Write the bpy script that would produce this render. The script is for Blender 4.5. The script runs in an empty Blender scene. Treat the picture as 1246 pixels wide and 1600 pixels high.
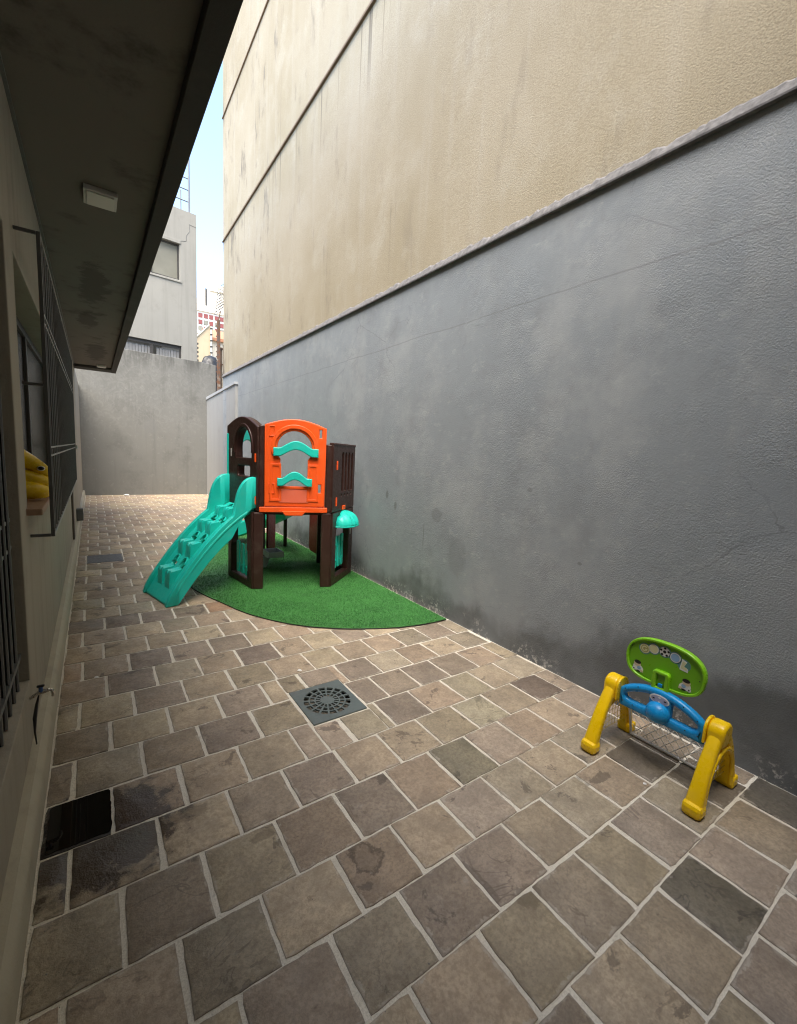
import bpy, bmesh, math, random
from mathutils import Vector, Matrix, noise
random.seed(7)
SC = bpy.context.scene
COL = SC.collection
rad = math.radians

# ------------------------------------------------------------------ camera
cam_d = bpy.data.cameras.new('camera')
cam_d.sensor_fit = 'VERTICAL'; cam_d.sensor_height = 36; cam_d.sensor_width = 36
cam_d.lens = 15.4122; cam_d.clip_start = 0.02; cam_d.clip_end = 3000
cam = bpy.data.objects.new('camera', cam_d); COL.objects.link(cam)
YAW, PITCH, ROLL, CAMH = rad(34.96673), rad(7.22091), rad(-2.81684), 1.7
_f = Vector((math.sin(YAW) * math.cos(PITCH), math.cos(YAW) * math.cos(PITCH), -math.sin(PITCH)))
_r = Vector((math.cos(YAW), -math.sin(YAW), 0)); _d = _f.cross(_r)
_r2 = _r * math.cos(ROLL) + _d * math.sin(ROLL); _d2 = -_r * math.sin(ROLL) + _d * math.cos(ROLL)
_m = Matrix((_r2, -_d2, -_f)).transposed().to_4x4(); _m.translation = (0, 0, CAMH)
cam.matrix_world = _m
SC.camera = cam

# ------------------------------------------------------------------ sky, sun, exposure
SUN_EL, SUN_AZ = rad(61), rad(218)          # azimuth from +Y towards +X
world = bpy.data.worlds.new('World'); SC.world = world; world.use_nodes = True
wn = world.node_tree; bg = wn.nodes['Background']
sky = wn.nodes.new('ShaderNodeTexSky'); sky.sky_type = 'NISHITA'; sky.sun_disc = False
sky.sun_elevation = SUN_EL; sky.sun_rotation = SUN_AZ; sky.air_density = 1.0; sky.dust_density = 2.0; sky.ozone_density = 1.0
wn.links.new(sky.outputs[0], bg.inputs[0]); bg.inputs[1].default_value = 0.11
sun_d = bpy.data.lights.new('sun', 'SUN'); sun_d.energy = 1.5; sun_d.angle = rad(50); sun_d.color = (1.0, 0.91, 0.78)
sun = bpy.data.objects.new('sun', sun_d); COL.objects.link(sun)
sdir = Vector((math.sin(SUN_AZ) * math.cos(SUN_EL), math.cos(SUN_AZ) * math.cos(SUN_EL), math.sin(SUN_EL)))
sun.rotation_euler = sdir.to_track_quat('Z', 'Y').to_euler(); sun.location = sdir * 30
SC.view_settings.view_transform = 'Standard'; SC.view_settings.look = 'None'
SC.view_settings.exposure = 2.58; SC.view_settings.gamma = 1.0
SC.render.engine = 'CYCLES'
SC.cycles.use_denoising = True; SC.cycles.filter_width = 1.15
SC.cycles.max_bounces = 10; SC.cycles.diffuse_bounces = 6; SC.cycles.glossy_bounces = 4; SC.cycles.transmission_bounces = 6
SC.cycles.sample_clamp_indirect = 10

# ------------------------------------------------------------------ material helpers
class NT:
    def __init__(s, name):
        s.m = bpy.data.materials.new(name); s.m.use_nodes = True
        s.t = s.m.node_tree; s.b = s.t.nodes['Principled BSDF']
        s.pos = s.t.nodes.new('ShaderNodeNewGeometry').outputs['Position']
    def n(s, typ, **kw):
        nd = s.t.nodes.new('ShaderNode' + typ)
        for k, v in kw.items(): setattr(nd, k, v)
        return nd
    def put(s, sock, v):
        if hasattr(v, 'is_linked'): s.t.links.new(v, sock)
        elif isinstance(v, (tuple, list)) and len(v) == 3 and sock.type == 'RGBA': sock.default_value = (*v, 1)
        else: sock.default_value = v
    def math(s, op, a, b=0.0, c=None, clamp=False):
        nd = s.n('Math', operation=op, use_clamp=clamp); s.put(nd.inputs[0], a); s.put(nd.inputs[1], b)
        if c is not None: s.put(nd.inputs[2], c)
        return nd.outputs[0]
    def scale(s, vec, sc):
        nd = s.n('VectorMath', operation='MULTIPLY'); s.put(nd.inputs[0], vec); nd.inputs[1].default_value = sc
        return nd.outputs[0]
    def add(s, a, b):
        nd = s.n('VectorMath', operation='ADD'); s.put(nd.inputs[0], a); s.put(nd.inputs[1], b); return nd.outputs[0]
    def noise(s, scale, detail=3, rough=.55, vec=None, dist=0.0):
        nd = s.n('TexNoise'); s.put(nd.inputs['Vector'], vec if vec is not None else s.pos)
        nd.inputs['Scale'].default_value = scale; nd.inputs['Detail'].default_value = detail
        nd.inputs['Roughness'].default_value = rough; nd.inputs['Distortion'].default_value = dist
        return nd.outputs[0]
    def voro(s, scale, vec=None, feature='F1', out='Distance'):
        nd = s.n('TexVoronoi', feature=feature); s.put(nd.inputs['Vector'], vec if vec is not None else s.pos)
        nd.inputs['Scale'].default_value = scale; return nd.outputs[out]
    def ramp(s, v, lo, hi, a=0.0, b=1.0, smooth=True):
        nd = s.n('MapRange'); nd.interpolation_type = 'SMOOTHSTEP' if smooth else 'LINEAR'
        s.put(nd.inputs['Value'], v); nd.inputs['From Min'].default_value = lo; nd.inputs['From Max'].default_value = hi
        nd.inputs['To Min'].default_value = a; nd.inputs['To Max'].default_value = b; return nd.outputs[0]
    def mix(s, f, a, b, mode='MIX'):
        nd = s.n('Mix', data_type='RGBA', blend_type=mode)
        s.put(nd.inputs[0], f); s.put(nd.inputs[6], a); s.put(nd.inputs[7], b); return nd.outputs[2]
    def xyz(s, vec=None):
        nd = s.n('SeparateXYZ'); s.put(nd.inputs[0], vec if vec is not None else s.pos); return nd.outputs
    def bump(s, h, strength, dist=.01, prev=None):
        nd = s.n('Bump'); nd.inputs['Strength'].default_value = strength; nd.inputs['Distance'].default_value = dist
        s.put(nd.inputs['Height'], h)
        if prev is not None: s.t.links.new(prev, nd.inputs['Normal'])
        return nd.outputs[0]
    def out(s, color=None, rough=None, normal=None, **kw):
        if color is not None: s.put(s.b.inputs['Base Color'], color)
        if rough is not None: s.put(s.b.inputs['Roughness'], rough)
        if normal is not None: s.t.links.new(normal, s.b.inputs['Normal'])
        for k, v in kw.items(): s.put(s.b.inputs[k.replace('_', ' ')], v)
        return s.m

def V3(c, k): return tuple(min(1, x * k) for x in c)

def plain(name, c, rough=.6, var=.12, scale=6., bump=0., bscale=200., metallic=0., spec=.5, coat=0.):
    t = NT(name)
    co = t.mix(t.noise(scale, 4), V3(c, 1 - var), V3(c, 1 + var))
    nrm = t.bump(t.noise(bscale, 2), bump, .002) if bump else None
    r = t.ramp(t.noise(scale * 3, 3), .3, .7, max(0.02, rough - .07), min(1, rough + .07))
    return t.out(co, r, nrm, Metallic=metallic, Specular_IOR_Level=spec, Coat_Weight=coat)

def plastic(name, c, rough=.38):
    """moulded polyethylene: faint mottling, dust and scuffs"""
    t = NT(name)
    co = t.mix(t.noise(5, 3), V3(c, .9), V3(c, 1.07))
    dust = t.math('MULTIPLY', t.ramp(t.noise(9, 5, .6), .5, .8), .07)
    co = t.mix(dust, co, (.42, .38, .32))
    r = t.ramp(t.noise(30, 4, .6), .3, .7, rough - .07, rough + .12)
    return t.out(co, r, t.bump(t.noise(240, 2), .12, .001), Specular_IOR_Level=.45)

# --- walls
def mat_grey_stucco():
    t = NT('grey_stucco'); x, y, z = t.xyz()
    cloud = t.noise(.55, 4, .6); blot = t.noise(2.1, 5, .65); fine = t.noise(14, 4, .7)
    streak = t.noise(1.0, 4, .6, t.scale(t.pos, (3.0, 3.0, .22)))
    co = t.mix(cloud, (.238, .266, .284), (.305, .334, .352))
    co = t.mix(t.ramp(streak, .50, .80, 0, .28), co, (.385, .40, .395))
    co = t.mix(t.ramp(blot, .5, .75, 0, .45), co, (.195, .21, .216))
    co = t.mix(t.ramp(fine, .5, .8, 0, .35), co, (.21, .218, .22))
    sc_ = t.noise(5.5, 6, .8, t.scale(t.pos, (1, 1, 1.6)))
    co = t.mix(t.ramp(sc_, .54, .70, 0, .55), co, (.38, .40, .405))
    co = t.mix(t.ramp(t.noise(1.1, 5, .7), .50, .68, 0, .45), co, (.37, .39, .395))
    ck = t.voro(.62, t.add(t.pos, t.scale(t.noise(2.2, 4, .6), (.5, .5, .5))), 'DISTANCE_TO_EDGE')
    co = t.mix(t.math('MULTIPLY', t.ramp(ck, .0010, .0036, .32, 0), t.ramp(cloud, .48, .56)), co, (.10, .105, .105))
    # old paint line near the top
    wob = t.math('MULTIPLY', t.noise(1.3, 3), .06)
    band = t.ramp(t.math('ABSOLUTE', t.math('SUBTRACT', t.math('ADD', z, wob), 3.07)), .002, .010, .35, 0)
    co = t.mix(band, co, (.15, .15, .145))
    # separate marks: filler patches, scrapes and drips (y, z, half width, half height, strength)
    for my, mz, ry, rz_, k in MARKS:
        dy = t.math('MULTIPLY', t.math('SUBTRACT', y, my), 1 / ry); dz = t.math('MULTIPLY', t.math('SUBTRACT', z, mz), 1 / rz_)
        r = t.math('ADD', t.math('SQRT', t.math('ADD', t.math('MULTIPLY', dy, dy), t.math('MULTIPLY', dz, dz))), t.math('MULTIPLY', t.math('SUBTRACT', fine, .5), .9))
        co = t.mix(t.ramp(r, .75, 1.1, k, 0), co, (.13, .135, .13))
    # rising damp, soft and blotchy, raised near the viewpoint as painted shade
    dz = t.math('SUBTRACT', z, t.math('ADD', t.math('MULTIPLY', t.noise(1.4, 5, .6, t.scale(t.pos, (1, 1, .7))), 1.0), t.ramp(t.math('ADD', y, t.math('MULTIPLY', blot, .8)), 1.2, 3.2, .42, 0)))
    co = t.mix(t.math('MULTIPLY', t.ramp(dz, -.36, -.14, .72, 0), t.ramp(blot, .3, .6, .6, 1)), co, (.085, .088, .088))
    # flaking paint and salts just above the paving
    fl = t.ramp(t.noise(24, 5, .78), .53, .59)
    fz = t.ramp(t.math('ADD', z, t.math('MULTIPLY', t.noise(3.5, 3), .2)), .14, .30, 1, 0)
    patch = t.ramp(t.noise(2.2, 2), .42, .56)
    co = t.mix(t.math('MULTIPLY', t.math('MULTIPLY', fl, fz), t.math('MULTIPLY', patch, .85)), co, (.58, .57, .54))
    rough_h = t.noise(100, 3, .65)
    smooth_zone = t.ramp(t.noise(.8, 4, .6), .38, .60, .22, 1.0)
    lump = t.ramp(t.noise(3.2, 5, .62, None, .6), .52, .60)
    h = t.math('ADD', t.math('MULTIPLY', rough_h, smooth_zone), t.math('MULTIPLY', lump, t.ramp(t.noise(.7, 2), .5, .62, .0, .12)))
    return t.out(co, t.ramp(blot, .3, .7, .5, .75), t.bump(h, .62, .010), Specular_IOR_Level=.3)
MARKS = [(4.666, 1.216, .032, .05, .6), (4.466, 1.092, .03, .05, .6), (3.655, 1.083, .10, .08, .35), (3.868, .82, .010, .16, .5), (3.29, .70, .15, .22, .25), (2.43, 1.47, .03, .018, .4), (1.9, .95, .02, .015, .5)]

def mat_beige_stucco():
    t = NT('beige_stucco'); x, y, z = t.xyz()
    cloud = t.noise(.38, 5, .62); sp = t.noise(85, 3, .7)
    co = t.mix(t.ramp(cloud, .3, .7), (.365, .320, .225), (.44, .395, .30))
    co = t.mix(t.ramp(t.noise(1.3, 5, .65), .48, .72, 0, .5), co, (.48, .45, .37))
    streak = t.noise(1.0, 5, .6, t.scale(t.pos, (3.2, 3.2, .16)))
    co = t.mix(t.ramp(streak, .5, .75, 0, .35), co, (.49, .46, .39))
    # grey grime, thickest towards the far end and below the joints
    g1 = t.noise(1.0, 6, .72, t.scale(t.add(t.pos, (7, 3, 1)), (2.6, 2.6, .9)))
    far_ = t.ramp(y, 4.0, 11.0, .22, .85)
    co = t.mix(t.math('MULTIPLY', t.ramp(g1, .56, .70), far_), co, (.17, .155, .135))
    g2 = t.noise(1.0, 4, .6, t.scale(t.add(t.pos, (1, 9, 4)), (7, 7, .3)))
    co = t.mix(t.math('MULTIPLY', t.ramp(g2, .57, .72), t.math('MULTIPLY', t.ramp(cloud, .5, .35), .55)), co, (.20, .18, .15))
    d = t.math('SUBTRACT', 7.38, z)
    drip = t.math('MULTIPLY', t.math('MULTIPLY', t.ramp(d, 0.0, 1.3, 1, 0), t.ramp(d, -.02, 0.0)), t.ramp(t.noise(1.0, 4, .6, t.scale(t.pos, (9, 9, .05))), .59, .67))
    co = t.mix(t.math('MULTIPLY', drip, .8), co, (.13, .115, .095))
    co = t.mix(t.ramp(sp, .36, .62, .34, 0), co, (.20, .165, .115))
    return t.out(co, .85, t.bump(sp, .42, .010), Specular_IOR_Level=.15)

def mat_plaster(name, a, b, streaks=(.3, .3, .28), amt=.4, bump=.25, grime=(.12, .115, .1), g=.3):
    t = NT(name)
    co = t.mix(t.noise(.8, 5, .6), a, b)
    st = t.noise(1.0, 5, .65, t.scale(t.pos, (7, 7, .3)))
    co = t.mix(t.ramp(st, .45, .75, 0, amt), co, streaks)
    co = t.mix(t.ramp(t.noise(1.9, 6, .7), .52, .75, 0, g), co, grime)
    if name == 'soffit_paint':
        x, y, z = t.xyz()
        for sx, sy, rx, ry in ((.06, 6.2, .17, .95), (.0, 7.9, .14, .6), (.12, 10.5, .2, 1.2)):
            qx = t.math('MULTIPLY', t.math('SUBTRACT', x, sx), 1 / rx); qy = t.math('MULTIPLY', t.math('SUBTRACT', y, sy), 1 / ry)
            q = t.math('ADD', t.math('SQRT', t.math('ADD', t.math('MULTIPLY', qx, qx), t.math('MULTIPLY', qy, qy))), t.math('MULTIPLY', t.math('SUBTRACT', t.noise(5, 5, .7), .5), 2.4))
            co = t.mix(t.ramp(q, .6, 1.0, .6, 0), co, (.035, .031, .025))
    h = t.math('ADD', t.noise(60, 4, .65), t.math('MULTIPLY', t.noise(7, 4), .8))
    return t.out(co, .8, t.bump(h, bump, .006), Specular_IOR_Level=.3)

def mat_cement():
    """back wall: hand floated cement with swirls and a filled disc"""
    t = NT('floated_cement'); x, y, z = t.xyz()
    co = t.mix(t.noise(.5, 4, .6), (.15, .151, .138), (.20, .201, .186))
    sw = t.noise(4.2, 5, .6, None, 2.2)
    zone = t.ramp(z, 1.9, 2.5, 0, 1)
    co = t.mix(t.math('MULTIPLY', t.ramp(sw, .45, .62), t.math('MULTIPLY', zone, .34)), co, (.24, .24, .226))
    co = t.mix(t.math('MULTIPLY', t.ramp(t.noise(1., 5, .6, t.scale(t.pos, (6, 6, .3))), .5, .72), .4), co, (.13, .13, .12))
    top = t.math('MULTIPLY', t.ramp(z, 3.9, 4.7), t.ramp(t.noise(1., 5, .7, t.scale(t.pos, (5, 5, .6))), .42, .62))
    co = t.mix(t.math('MULTIPLY', top, .75), co, (.07, .07, .064))
    co = t.mix(t.ramp(t.noise(1.1, 6, .7), .48, .70, 0, .55), co, (.115, .116, .106))
    co = t.mix(t.ramp(t.noise(9, 5, .75), .56, .70, 0, .4), co, (.27, .27, .25))
    dx = t.math('SUBTRACT', x, 1.62); dz = t.math('SUBTRACT', z, 2.30)
    r = t.math('SQRT', t.math('ADD', t.math('MULTIPLY', dx, dx), t.math('MULTIPLY', dz, dz)))
    co = t.mix(t.ramp(r, .21, .23, .4, 0), co, (.17, .172, .165))
    ln = t.ramp(t.math('ABSOLUTE', t.math('SUBTRACT', t.math('ADD', z, t.math('MULTIPLY', t.noise(1.2), .08)), 2.12)), .01, .05, .25, 0)
    co = t.mix(ln, co, (.17, .17, .16))
    return t.out(co, .8, t.bump(t.math('ADD', sw, t.noise(40, 4)), .25, .01), Specular_IOR_Level=.3)

STAINS = [(.90, 1.40, .062, .095, True), (1.235, 1.05, .020, .11, False), (.56, 1.73, .055, .030, False), (1.36, .92, .05, .05, False), (.30, 2.02, .10, .05, False)]
def mat_stone(island=False):
    """split sandstone pavers; the object's own colour carries the hue of each stone"""
    t = NT('paving_stone_joined' if island else 'paving_stone')
    if island:
        rnd = t.n('NewGeometry').outputs['Random Per Island']
        rp = t.n('ValToRGB'); t.put(rp.inputs[0], rnd); e = rp.color_ramp; e.interpolation = 'CONSTANT'
        cols = [(.205, .165, .125), (.185, .150, .128), (.225, .185, .140), (.165, .135, .110), (.215, .180, .132), (.195, .150, .118)]
        e.elements[0].color = (*cols[0], 1)
        e.elements[1].position = .17; e.elements[1].color = (*cols[1], 1)
        for i, c in enumerate(cols[2:]):
            q = e.elements.new(.34 + i * .165); q.color = (*c, 1)
        base = rp.outputs[0]; off = t.math('MULTIPLY', rnd, 37.0)
    else:
        oi = t.n('ObjectInfo'); base = oi.outputs['Color']; off = t.math('MULTIPLY', oi.outputs['Random'], 37.0)
    cmb = t.n('CombineXYZ'); t.put(cmb.inputs[2], off)
    p = t.add(t.pos, cmb.outputs[0])
    base = t.mix(1.0, base, (1.96, 1.91, 1.72), 'MULTIPLY')
    n1 = t.noise(6, 5, .66, p); n2 = t.noise(20, 5, .78, p); n3 = t.noise(60, 4, .8, p)
    co = t.mix(t.ramp(n1, .3, .7), t.mix(1.0, base, (.80, .80, .80), 'MULTIPLY'), t.mix(1.0, base, (1.20, 1.19, 1.16), 'MULTIPLY'))
    co = t.mix(t.ramp(n2, .50, .68, 0, .42), co, t.mix(1.0, base, (.62, .58, .58), 'MULTIPLY'))
    co = t.mix(t.ramp(n3, .42, .62, 0, .55), co, t.mix(1.0, base, (.60, .58, .56), 'MULTIPLY'))
    co = t.mix(t.ramp(n3, .40, .30, 0, .4), co, t.mix(1.0, base, (1.45, 1.42, 1.36), 'MULTIPLY'))
    if not island:
        gx, gy, gz = t.xyz(t.n('TexCoord').outputs['Generated'])
        ed = t.math('MINIMUM', t.math('MINIMUM', gx, t.math('SUBTRACT', 1.0, gx)), t.math('MINIMUM', gy, t.math('SUBTRACT', 1.0, gy)))
        sm = t.math('SUBTRACT', t.math('MULTIPLY', t.noise(13, 5, .75, p), .30), ed)
        co = t.mix(t.ramp(sm, .115, .145, 0, .5), co, (.50, .455, .38))
        co = t.mix(t.ramp(t.math('ADD', ed, t.math('MULTIPLY', t.noise(11, 4, .7, t.add(p, (4, 2, 2))), .10)), .055, .085, .45, 0), co, t.mix(1.0, base, (.45, .43, .42), 'MULTIPLY'))
    # bedding veins and dark oily blotches
    vein = t.noise(3.2, 4, .55, p, 1.4)
    vl = t.ramp(t.math('ABSOLUTE', t.math('SUBTRACT', vein, .5)), .004, .016, .55, 0)
    co = t.mix(t.math('MULTIPLY', vl, t.ramp(t.noise(2.4, 2, .5, p), .55, .68)), co, t.mix(1.0, base, (.38, .36, .36), 'MULTIPLY'))
    bl = t.ramp(t.noise(4.5, 6, .68, t.add(p, (3, 5, 1)), .5), .605, .645, 0, .75)
    co = t.mix(bl, co, t.mix(1.0, base, (.36, .35, .36), 'MULTIPLY'))
    if not island:                              # old ring stain and two spills
        px_, py_, pz_ = t.xyz()
        for sx, sy, rx, ry, ring in STAINS:
            qx = t.math('MULTIPLY', t.math('SUBTRACT', px_, sx), 1 / rx); qy = t.math('MULTIPLY', t.math('SUBTRACT', py_, sy), 1 / ry)
            q = t.math('ADD', t.math('SQRT', t.math('ADD', t.math('MULTIPLY', qx, qx), t.math('MULTIPLY', qy, qy))), t.math('ADD', t.math('MULTIPLY', t.math('SUBTRACT', n2, .5), 1.5), t.math('MULTIPLY', t.math('SUBTRACT', n1, .5), 2.2)))
            co = t.mix(t.ramp(q, .80, 1.05, .35 if ring else .6, 0), co, t.mix(1.0, base, (.42, .40, .38), 'MULTIPLY'))
            if ring: co = t.mix(t.math('MULTIPLY', t.ramp(q, .62, .85), t.ramp(q, .9, 1.05, .75, 0)), co, t.mix(1.0, base, (.30, .28, .27), 'MULTIPLY'))
    # pale mineral dust
    co = t.mix(t.ramp(t.noise(7, 5, .7, t.add(p, (1, 8, 2))), .62, .75, 0, .25), co, (.50, .46, .40))
    # water seeping out by the plinth
    x, y, z = t.xyz()
    dx = t.math('MULTIPLY', t.math('SUBTRACT', x, -.02), 1 / .36); dy = t.math('MULTIPLY', t.math('SUBTRACT', y, 2.10), 1 / .33)
    r = t.math('SQRT', t.math('ADD', t.math('MULTIPLY', dx, dx), t.math('MULTIPLY', dy, dy)))
    edge = t.math('ADD', r, t.math('MULTIPLY', t.math('SUBTRACT', t.noise(9, 6, .7, t.pos, .4), .5), 2.1))
    wet = t.math('MAXIMUM', t.ramp(edge, .72, .80, 1, 0), t.ramp(edge, .78, 1.02, .5, 0))
    co = t.mix(t.math('MULTIPLY', wet, .88), co, t.mix(1.0, base, (.12, .095, .08), 'MULTIPLY'))
    rg = t.ramp(n2, .3, .7, .48, .72)
    rg = t.math('ADD', t.math('MULTIPLY', rg, t.math('SUBTRACT', 1.0, wet)), t.math('MULTIPLY', wet, .28))
    h = t.math('ADD', t.math('ADD', t.math('MULTIPLY', n2, 1.0), t.math('MULTIPLY', n3, .6)), t.math('MULTIPLY', n1, 1.6))
    return t.out(co, rg, t.bump(h, .8, .006), Specular_IOR_Level=.45)

def mat_grout():
    t = NT('sandy_grout')
    co = t.mix(t.noise(8, 4, .65), (.66, .61, .505), (.82, .77, .66))
    co = t.mix(t.ramp(t.noise(150, 2, .7), .4, .65, 0, .4), co, (.40, .36, .28))
    co = t.mix(t.ramp(t.noise(2.2, 5, .7), .48, .72, 0, .5), co, (.42, .38, .30))
    co = t.mix(t.ramp(t.noise(5.5, 4, .7), .62, .72, 0, .6), co, (.17, .155, .13))
    return t.out(co, .9, t.bump(t.noise(110, 3, .7), .8, .005), Specular_IOR_Level=.2)

def mat_turf():
    t = NT('artificial_turf')
    co = t.mix(t.ramp(t.noise(3.0, 4, .6), .3, .7), (.026, .118, .026), (.046, .185, .042))
    co = t.mix(t.ramp(t.noise(60, 3, .7), .4, .75), co, (.075, .255, .060))
    co = t.mix(t.ramp(t.noise(120, 2), .66, .72, 0, .5), co, (.16, .30, .13))
    return t.out(co, .55, None, Specular_IOR_Level=.35)

def mat_glass(name='window_glass', c=(.012, .010, .007), rough=.25):
    t = NT(name)
    return t.out(t.mix(t.noise(2, 2), V3(c, .8), V3(c, 1.2)), rough, t.bump(t.noise(1.5, 1), .05, .02), Specular_IOR_Level=.12)

def mat_rust():
    t = NT('rusty_iron')
    co = t.mix(t.ramp(t.noise(12, 6, .7), .4, .62), (.11, .085, .07), (.17, .075, .035))
    co = t.mix(t.ramp(t.noise(5, 4), .55, .7), co, (.26, .23, .19))
    return t.out(co, .85, t.bump(t.noise(60, 4), .5, .003))

MAT = dict(
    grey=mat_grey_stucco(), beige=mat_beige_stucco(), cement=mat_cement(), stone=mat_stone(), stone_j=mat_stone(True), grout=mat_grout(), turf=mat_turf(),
    house=mat_plaster('house_plaster', (.29, .262, .205), (.35, .318, .255), (.21, .188, .145), .5, .35),
    plinth=mat_plaster('plinth_plaster', (.38, .345, .26), (.46, .42, .32), (.28, .255, .19), .4, .35),
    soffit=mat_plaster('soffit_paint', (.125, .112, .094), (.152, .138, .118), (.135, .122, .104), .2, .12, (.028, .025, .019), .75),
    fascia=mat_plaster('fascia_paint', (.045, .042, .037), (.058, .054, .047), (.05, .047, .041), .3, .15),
    mortar=plain('rough_mortar', (.165, .162, .162), .95, .7, 26, 1.0, 45, 0., .2),
    joint=plain('joint_sealant', (.20, .145, .10), .8, .25, 5),
    stub=mat_plaster('painted_render', (.29, .295, .285), (.35, .355, .345), (.25, .25, .24), .4, .25, (.2, .2, .19), .3),
    capm=plain('cap_cement', (.37, .39, .40), .7, .15, 8, .3, 80),
    nplaster=mat_plaster('neighbour_plaster', (.24, .233, .205), (.30, .29, .255), (.20, .192, .168), .5, .25, (.19, .18, .16), .4),
    teal=plastic('turquoise_plastic', (.012, .54, .44)), orange=plastic('orange_plastic', (.90, .105, .012)),
    pink=plastic('faded_orange_plastic', (.80, .16, .085)), brown=plastic('brown_plastic', (.036, .014, .0105), .38),
    maroon=plastic('maroon_plastic', (.24, .014, .014)), tray=plastic('grey_plastic', (.70, .71, .74)),
    yellow=plastic('yellow_plastic', (.86, .56, .004), .28), blue=plastic('blue_plastic', (.008, .27, .62), .3),
    green=plastic('green_plastic', (.22, .55, .012), .3), dgreen=plastic('board_green_plastic', (.155, .42, .010), .34),
    white=plain('white_plastic', (.66, .66, .64), .4, .06), netm=plain('white_net', (.80, .79, .76), .7, .1),
    ynet=plain('yellow_net', (.60, .42, .06), .6, .1),
    sticker_teal=plain('sticker_teal', (.10, .26, .24), .35), sticker_cream=plain('sticker_cream', (.62, .62, .36), .35),
    sticker_olive=plain('sticker_olive', (.36, .34, .12), .35), sticker_blue=plain('sticker_blue', (.25, .42, .62), .35),
    sticker_white=plain('sticker_white', (.70, .72, .70), .35), sticker_skin=plain('sticker_skin', (.62, .52, .36), .35),
    sticker_grey=plain('sticker_grey', (.36, .38, .52), .35),
    black=plain('black_rubber', (.012, .012, .012), .5, .2), ink=plain('black_print', (.01, .01, .01), .4),
    grate=plain('grey_iron', (.105, .13, .125), .5, .18, 14, .25, 120), dark=plain('dark_pit', (.012, .012, .011), .9),
    cover=plain('slate_cover', (.075, .082, .09), .5, .2, 9, .4, 70),
    bars=plain('grey_painted_steel', (.085, .088, .085), .5, .15, 10, .2, 90), lightbar=plain('worn_painted_steel', (.20, .20, .185), .5, .2, 14, .2, 90),
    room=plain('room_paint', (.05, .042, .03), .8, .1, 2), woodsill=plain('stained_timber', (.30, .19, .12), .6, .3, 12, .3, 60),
    brownmetal=plain('brown_steel', (.10, .08, .065), .6, .2, 8), chrome=plain('worn_chrome', (.55, .52, .46), .28, .2, 30, .1, 90, 1.0),
    bluecap=plain('blue_tap_handle', (.03, .09, .26), .35), toy=plastic('yellow_vinyl', (.74, .50, .010), .25),
    glass=mat_glass(), skyglass=mat_glass('hazy_glass', (.20, .195, .16), .12), rust=mat_rust(),
    curtain=mat_plaster('grey_slat_metal', (.17, .17, .165), (.24, .24, .235), (.30, .30, .29), .7, .2),
    railing=plain('galvanised_steel', (.17, .185, .20), .5, .1, 8), wire=plain('razor_wire_steel', (.16, .16, .15), .5, .15, 20, 0, 90, .3),
    lampw=plain('white_diffuser', (.52, .52, .47), .4, .05), frame_dark=plain('dark_bronze_frame', (.045, .042, .038), .5, .15),
    cream=mat_plaster('cream_render', (.62, .57, .46), (.70, .65, .53), (.56, .50, .40), .4, .2, (.4, .36, .3), .3),
    peach=mat_plaster('peach_render', (.44, .36, .24), (.52, .43, .29), (.38, .31, .21), .4, .2, (.4, .3, .2), .3),
    terracotta=plain('terracotta_tiles', (.36, .17, .09), .8, .3, 6), redpanel=plain('red_facade_panel', (.20, .05, .045), .6, .2, 2),
    whitewall=plain('white_render', (.70, .69, .64), .8, .08, 1), bag=plain('dark_tarpaulin', (.02, .022, .024), .45, .4, 6, .6, 30),
    earth=plain('dry_earth', (.20, .17, .13), .95, .3, 2, .5, 30), litter=plain('white_paper', (.72, .70, .66), .7),
    lipm=plain('soft_white_plastic', (.50, .49, .46), .5), steelpost=plain('weathered_boards', (.16, .12, .085), .85, .4, 7, .5, 50),
)
def mat_water():
    """shallow murky water standing on a dark stone"""
    t = NT('puddle_water')
    return t.out(t.mix(t.noise(20, 2), (.006, .005, .004), (.010, .008, .006)), .015, t.bump(t.noise(9, 1), .003, .001), IOR=1.33)
MAT['water'] = mat_water()

# ------------------------------------------------------------------ object helpers
ORG = {}
def tag(o, label=None, cat=None, group=None, kind=None):
    if label: o['label'] = label
    if cat: o['category'] = cat
    if group: o['group'] = group
    if kind: o['kind'] = kind
    return o
def thing(name, loc, label, cat, group=None):
    o = bpy.data.objects.new(name, None); o.location = loc; o.empty_display_size = .1; COL.objects.link(o)
    ORG[o.name] = Vector(loc); return tag(o, label, cat, group)
def link(name, me, mat=None, parent=None, smooth=None):
    """world-space mesh -> object; children of a thing are shifted to its base"""
    org = ORG.get(parent.name, Vector((0, 0, 0))) if parent else Vector((0, 0, 0))
    if org.length: me.transform(Matrix.Translation(-org))
    if mat is not None:
        me.materials.clear(); me.materials.append(MAT[mat] if isinstance(mat, str) else mat)
    if smooth is not None: shade(me, smooth)
    o = bpy.data.objects.new(name, me); COL.objects.link(o)
    if parent: o.parent = parent; ORG[o.name] = org
    else: ORG[o.name] = Vector((0, 0, 0))
    return o
def shade(me, ang):
    me.polygons.foreach_set('use_smooth', [True] * len(me.polygons))
    try: me.set_sharp_from_angle(angle=rad(ang))
    except Exception: pass
def from_bm(bm):
    bmesh.ops.recalc_face_normals(bm, faces=bm.faces)
    me = bpy.data.meshes.new('mesh'); bm.to_mesh(me); bm.free(); return me
def pyd(v, f):
    me = bpy.data.meshes.new('mesh'); me.from_pydata([tuple(a) for a in v], [], f); me.update(); return me
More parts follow.
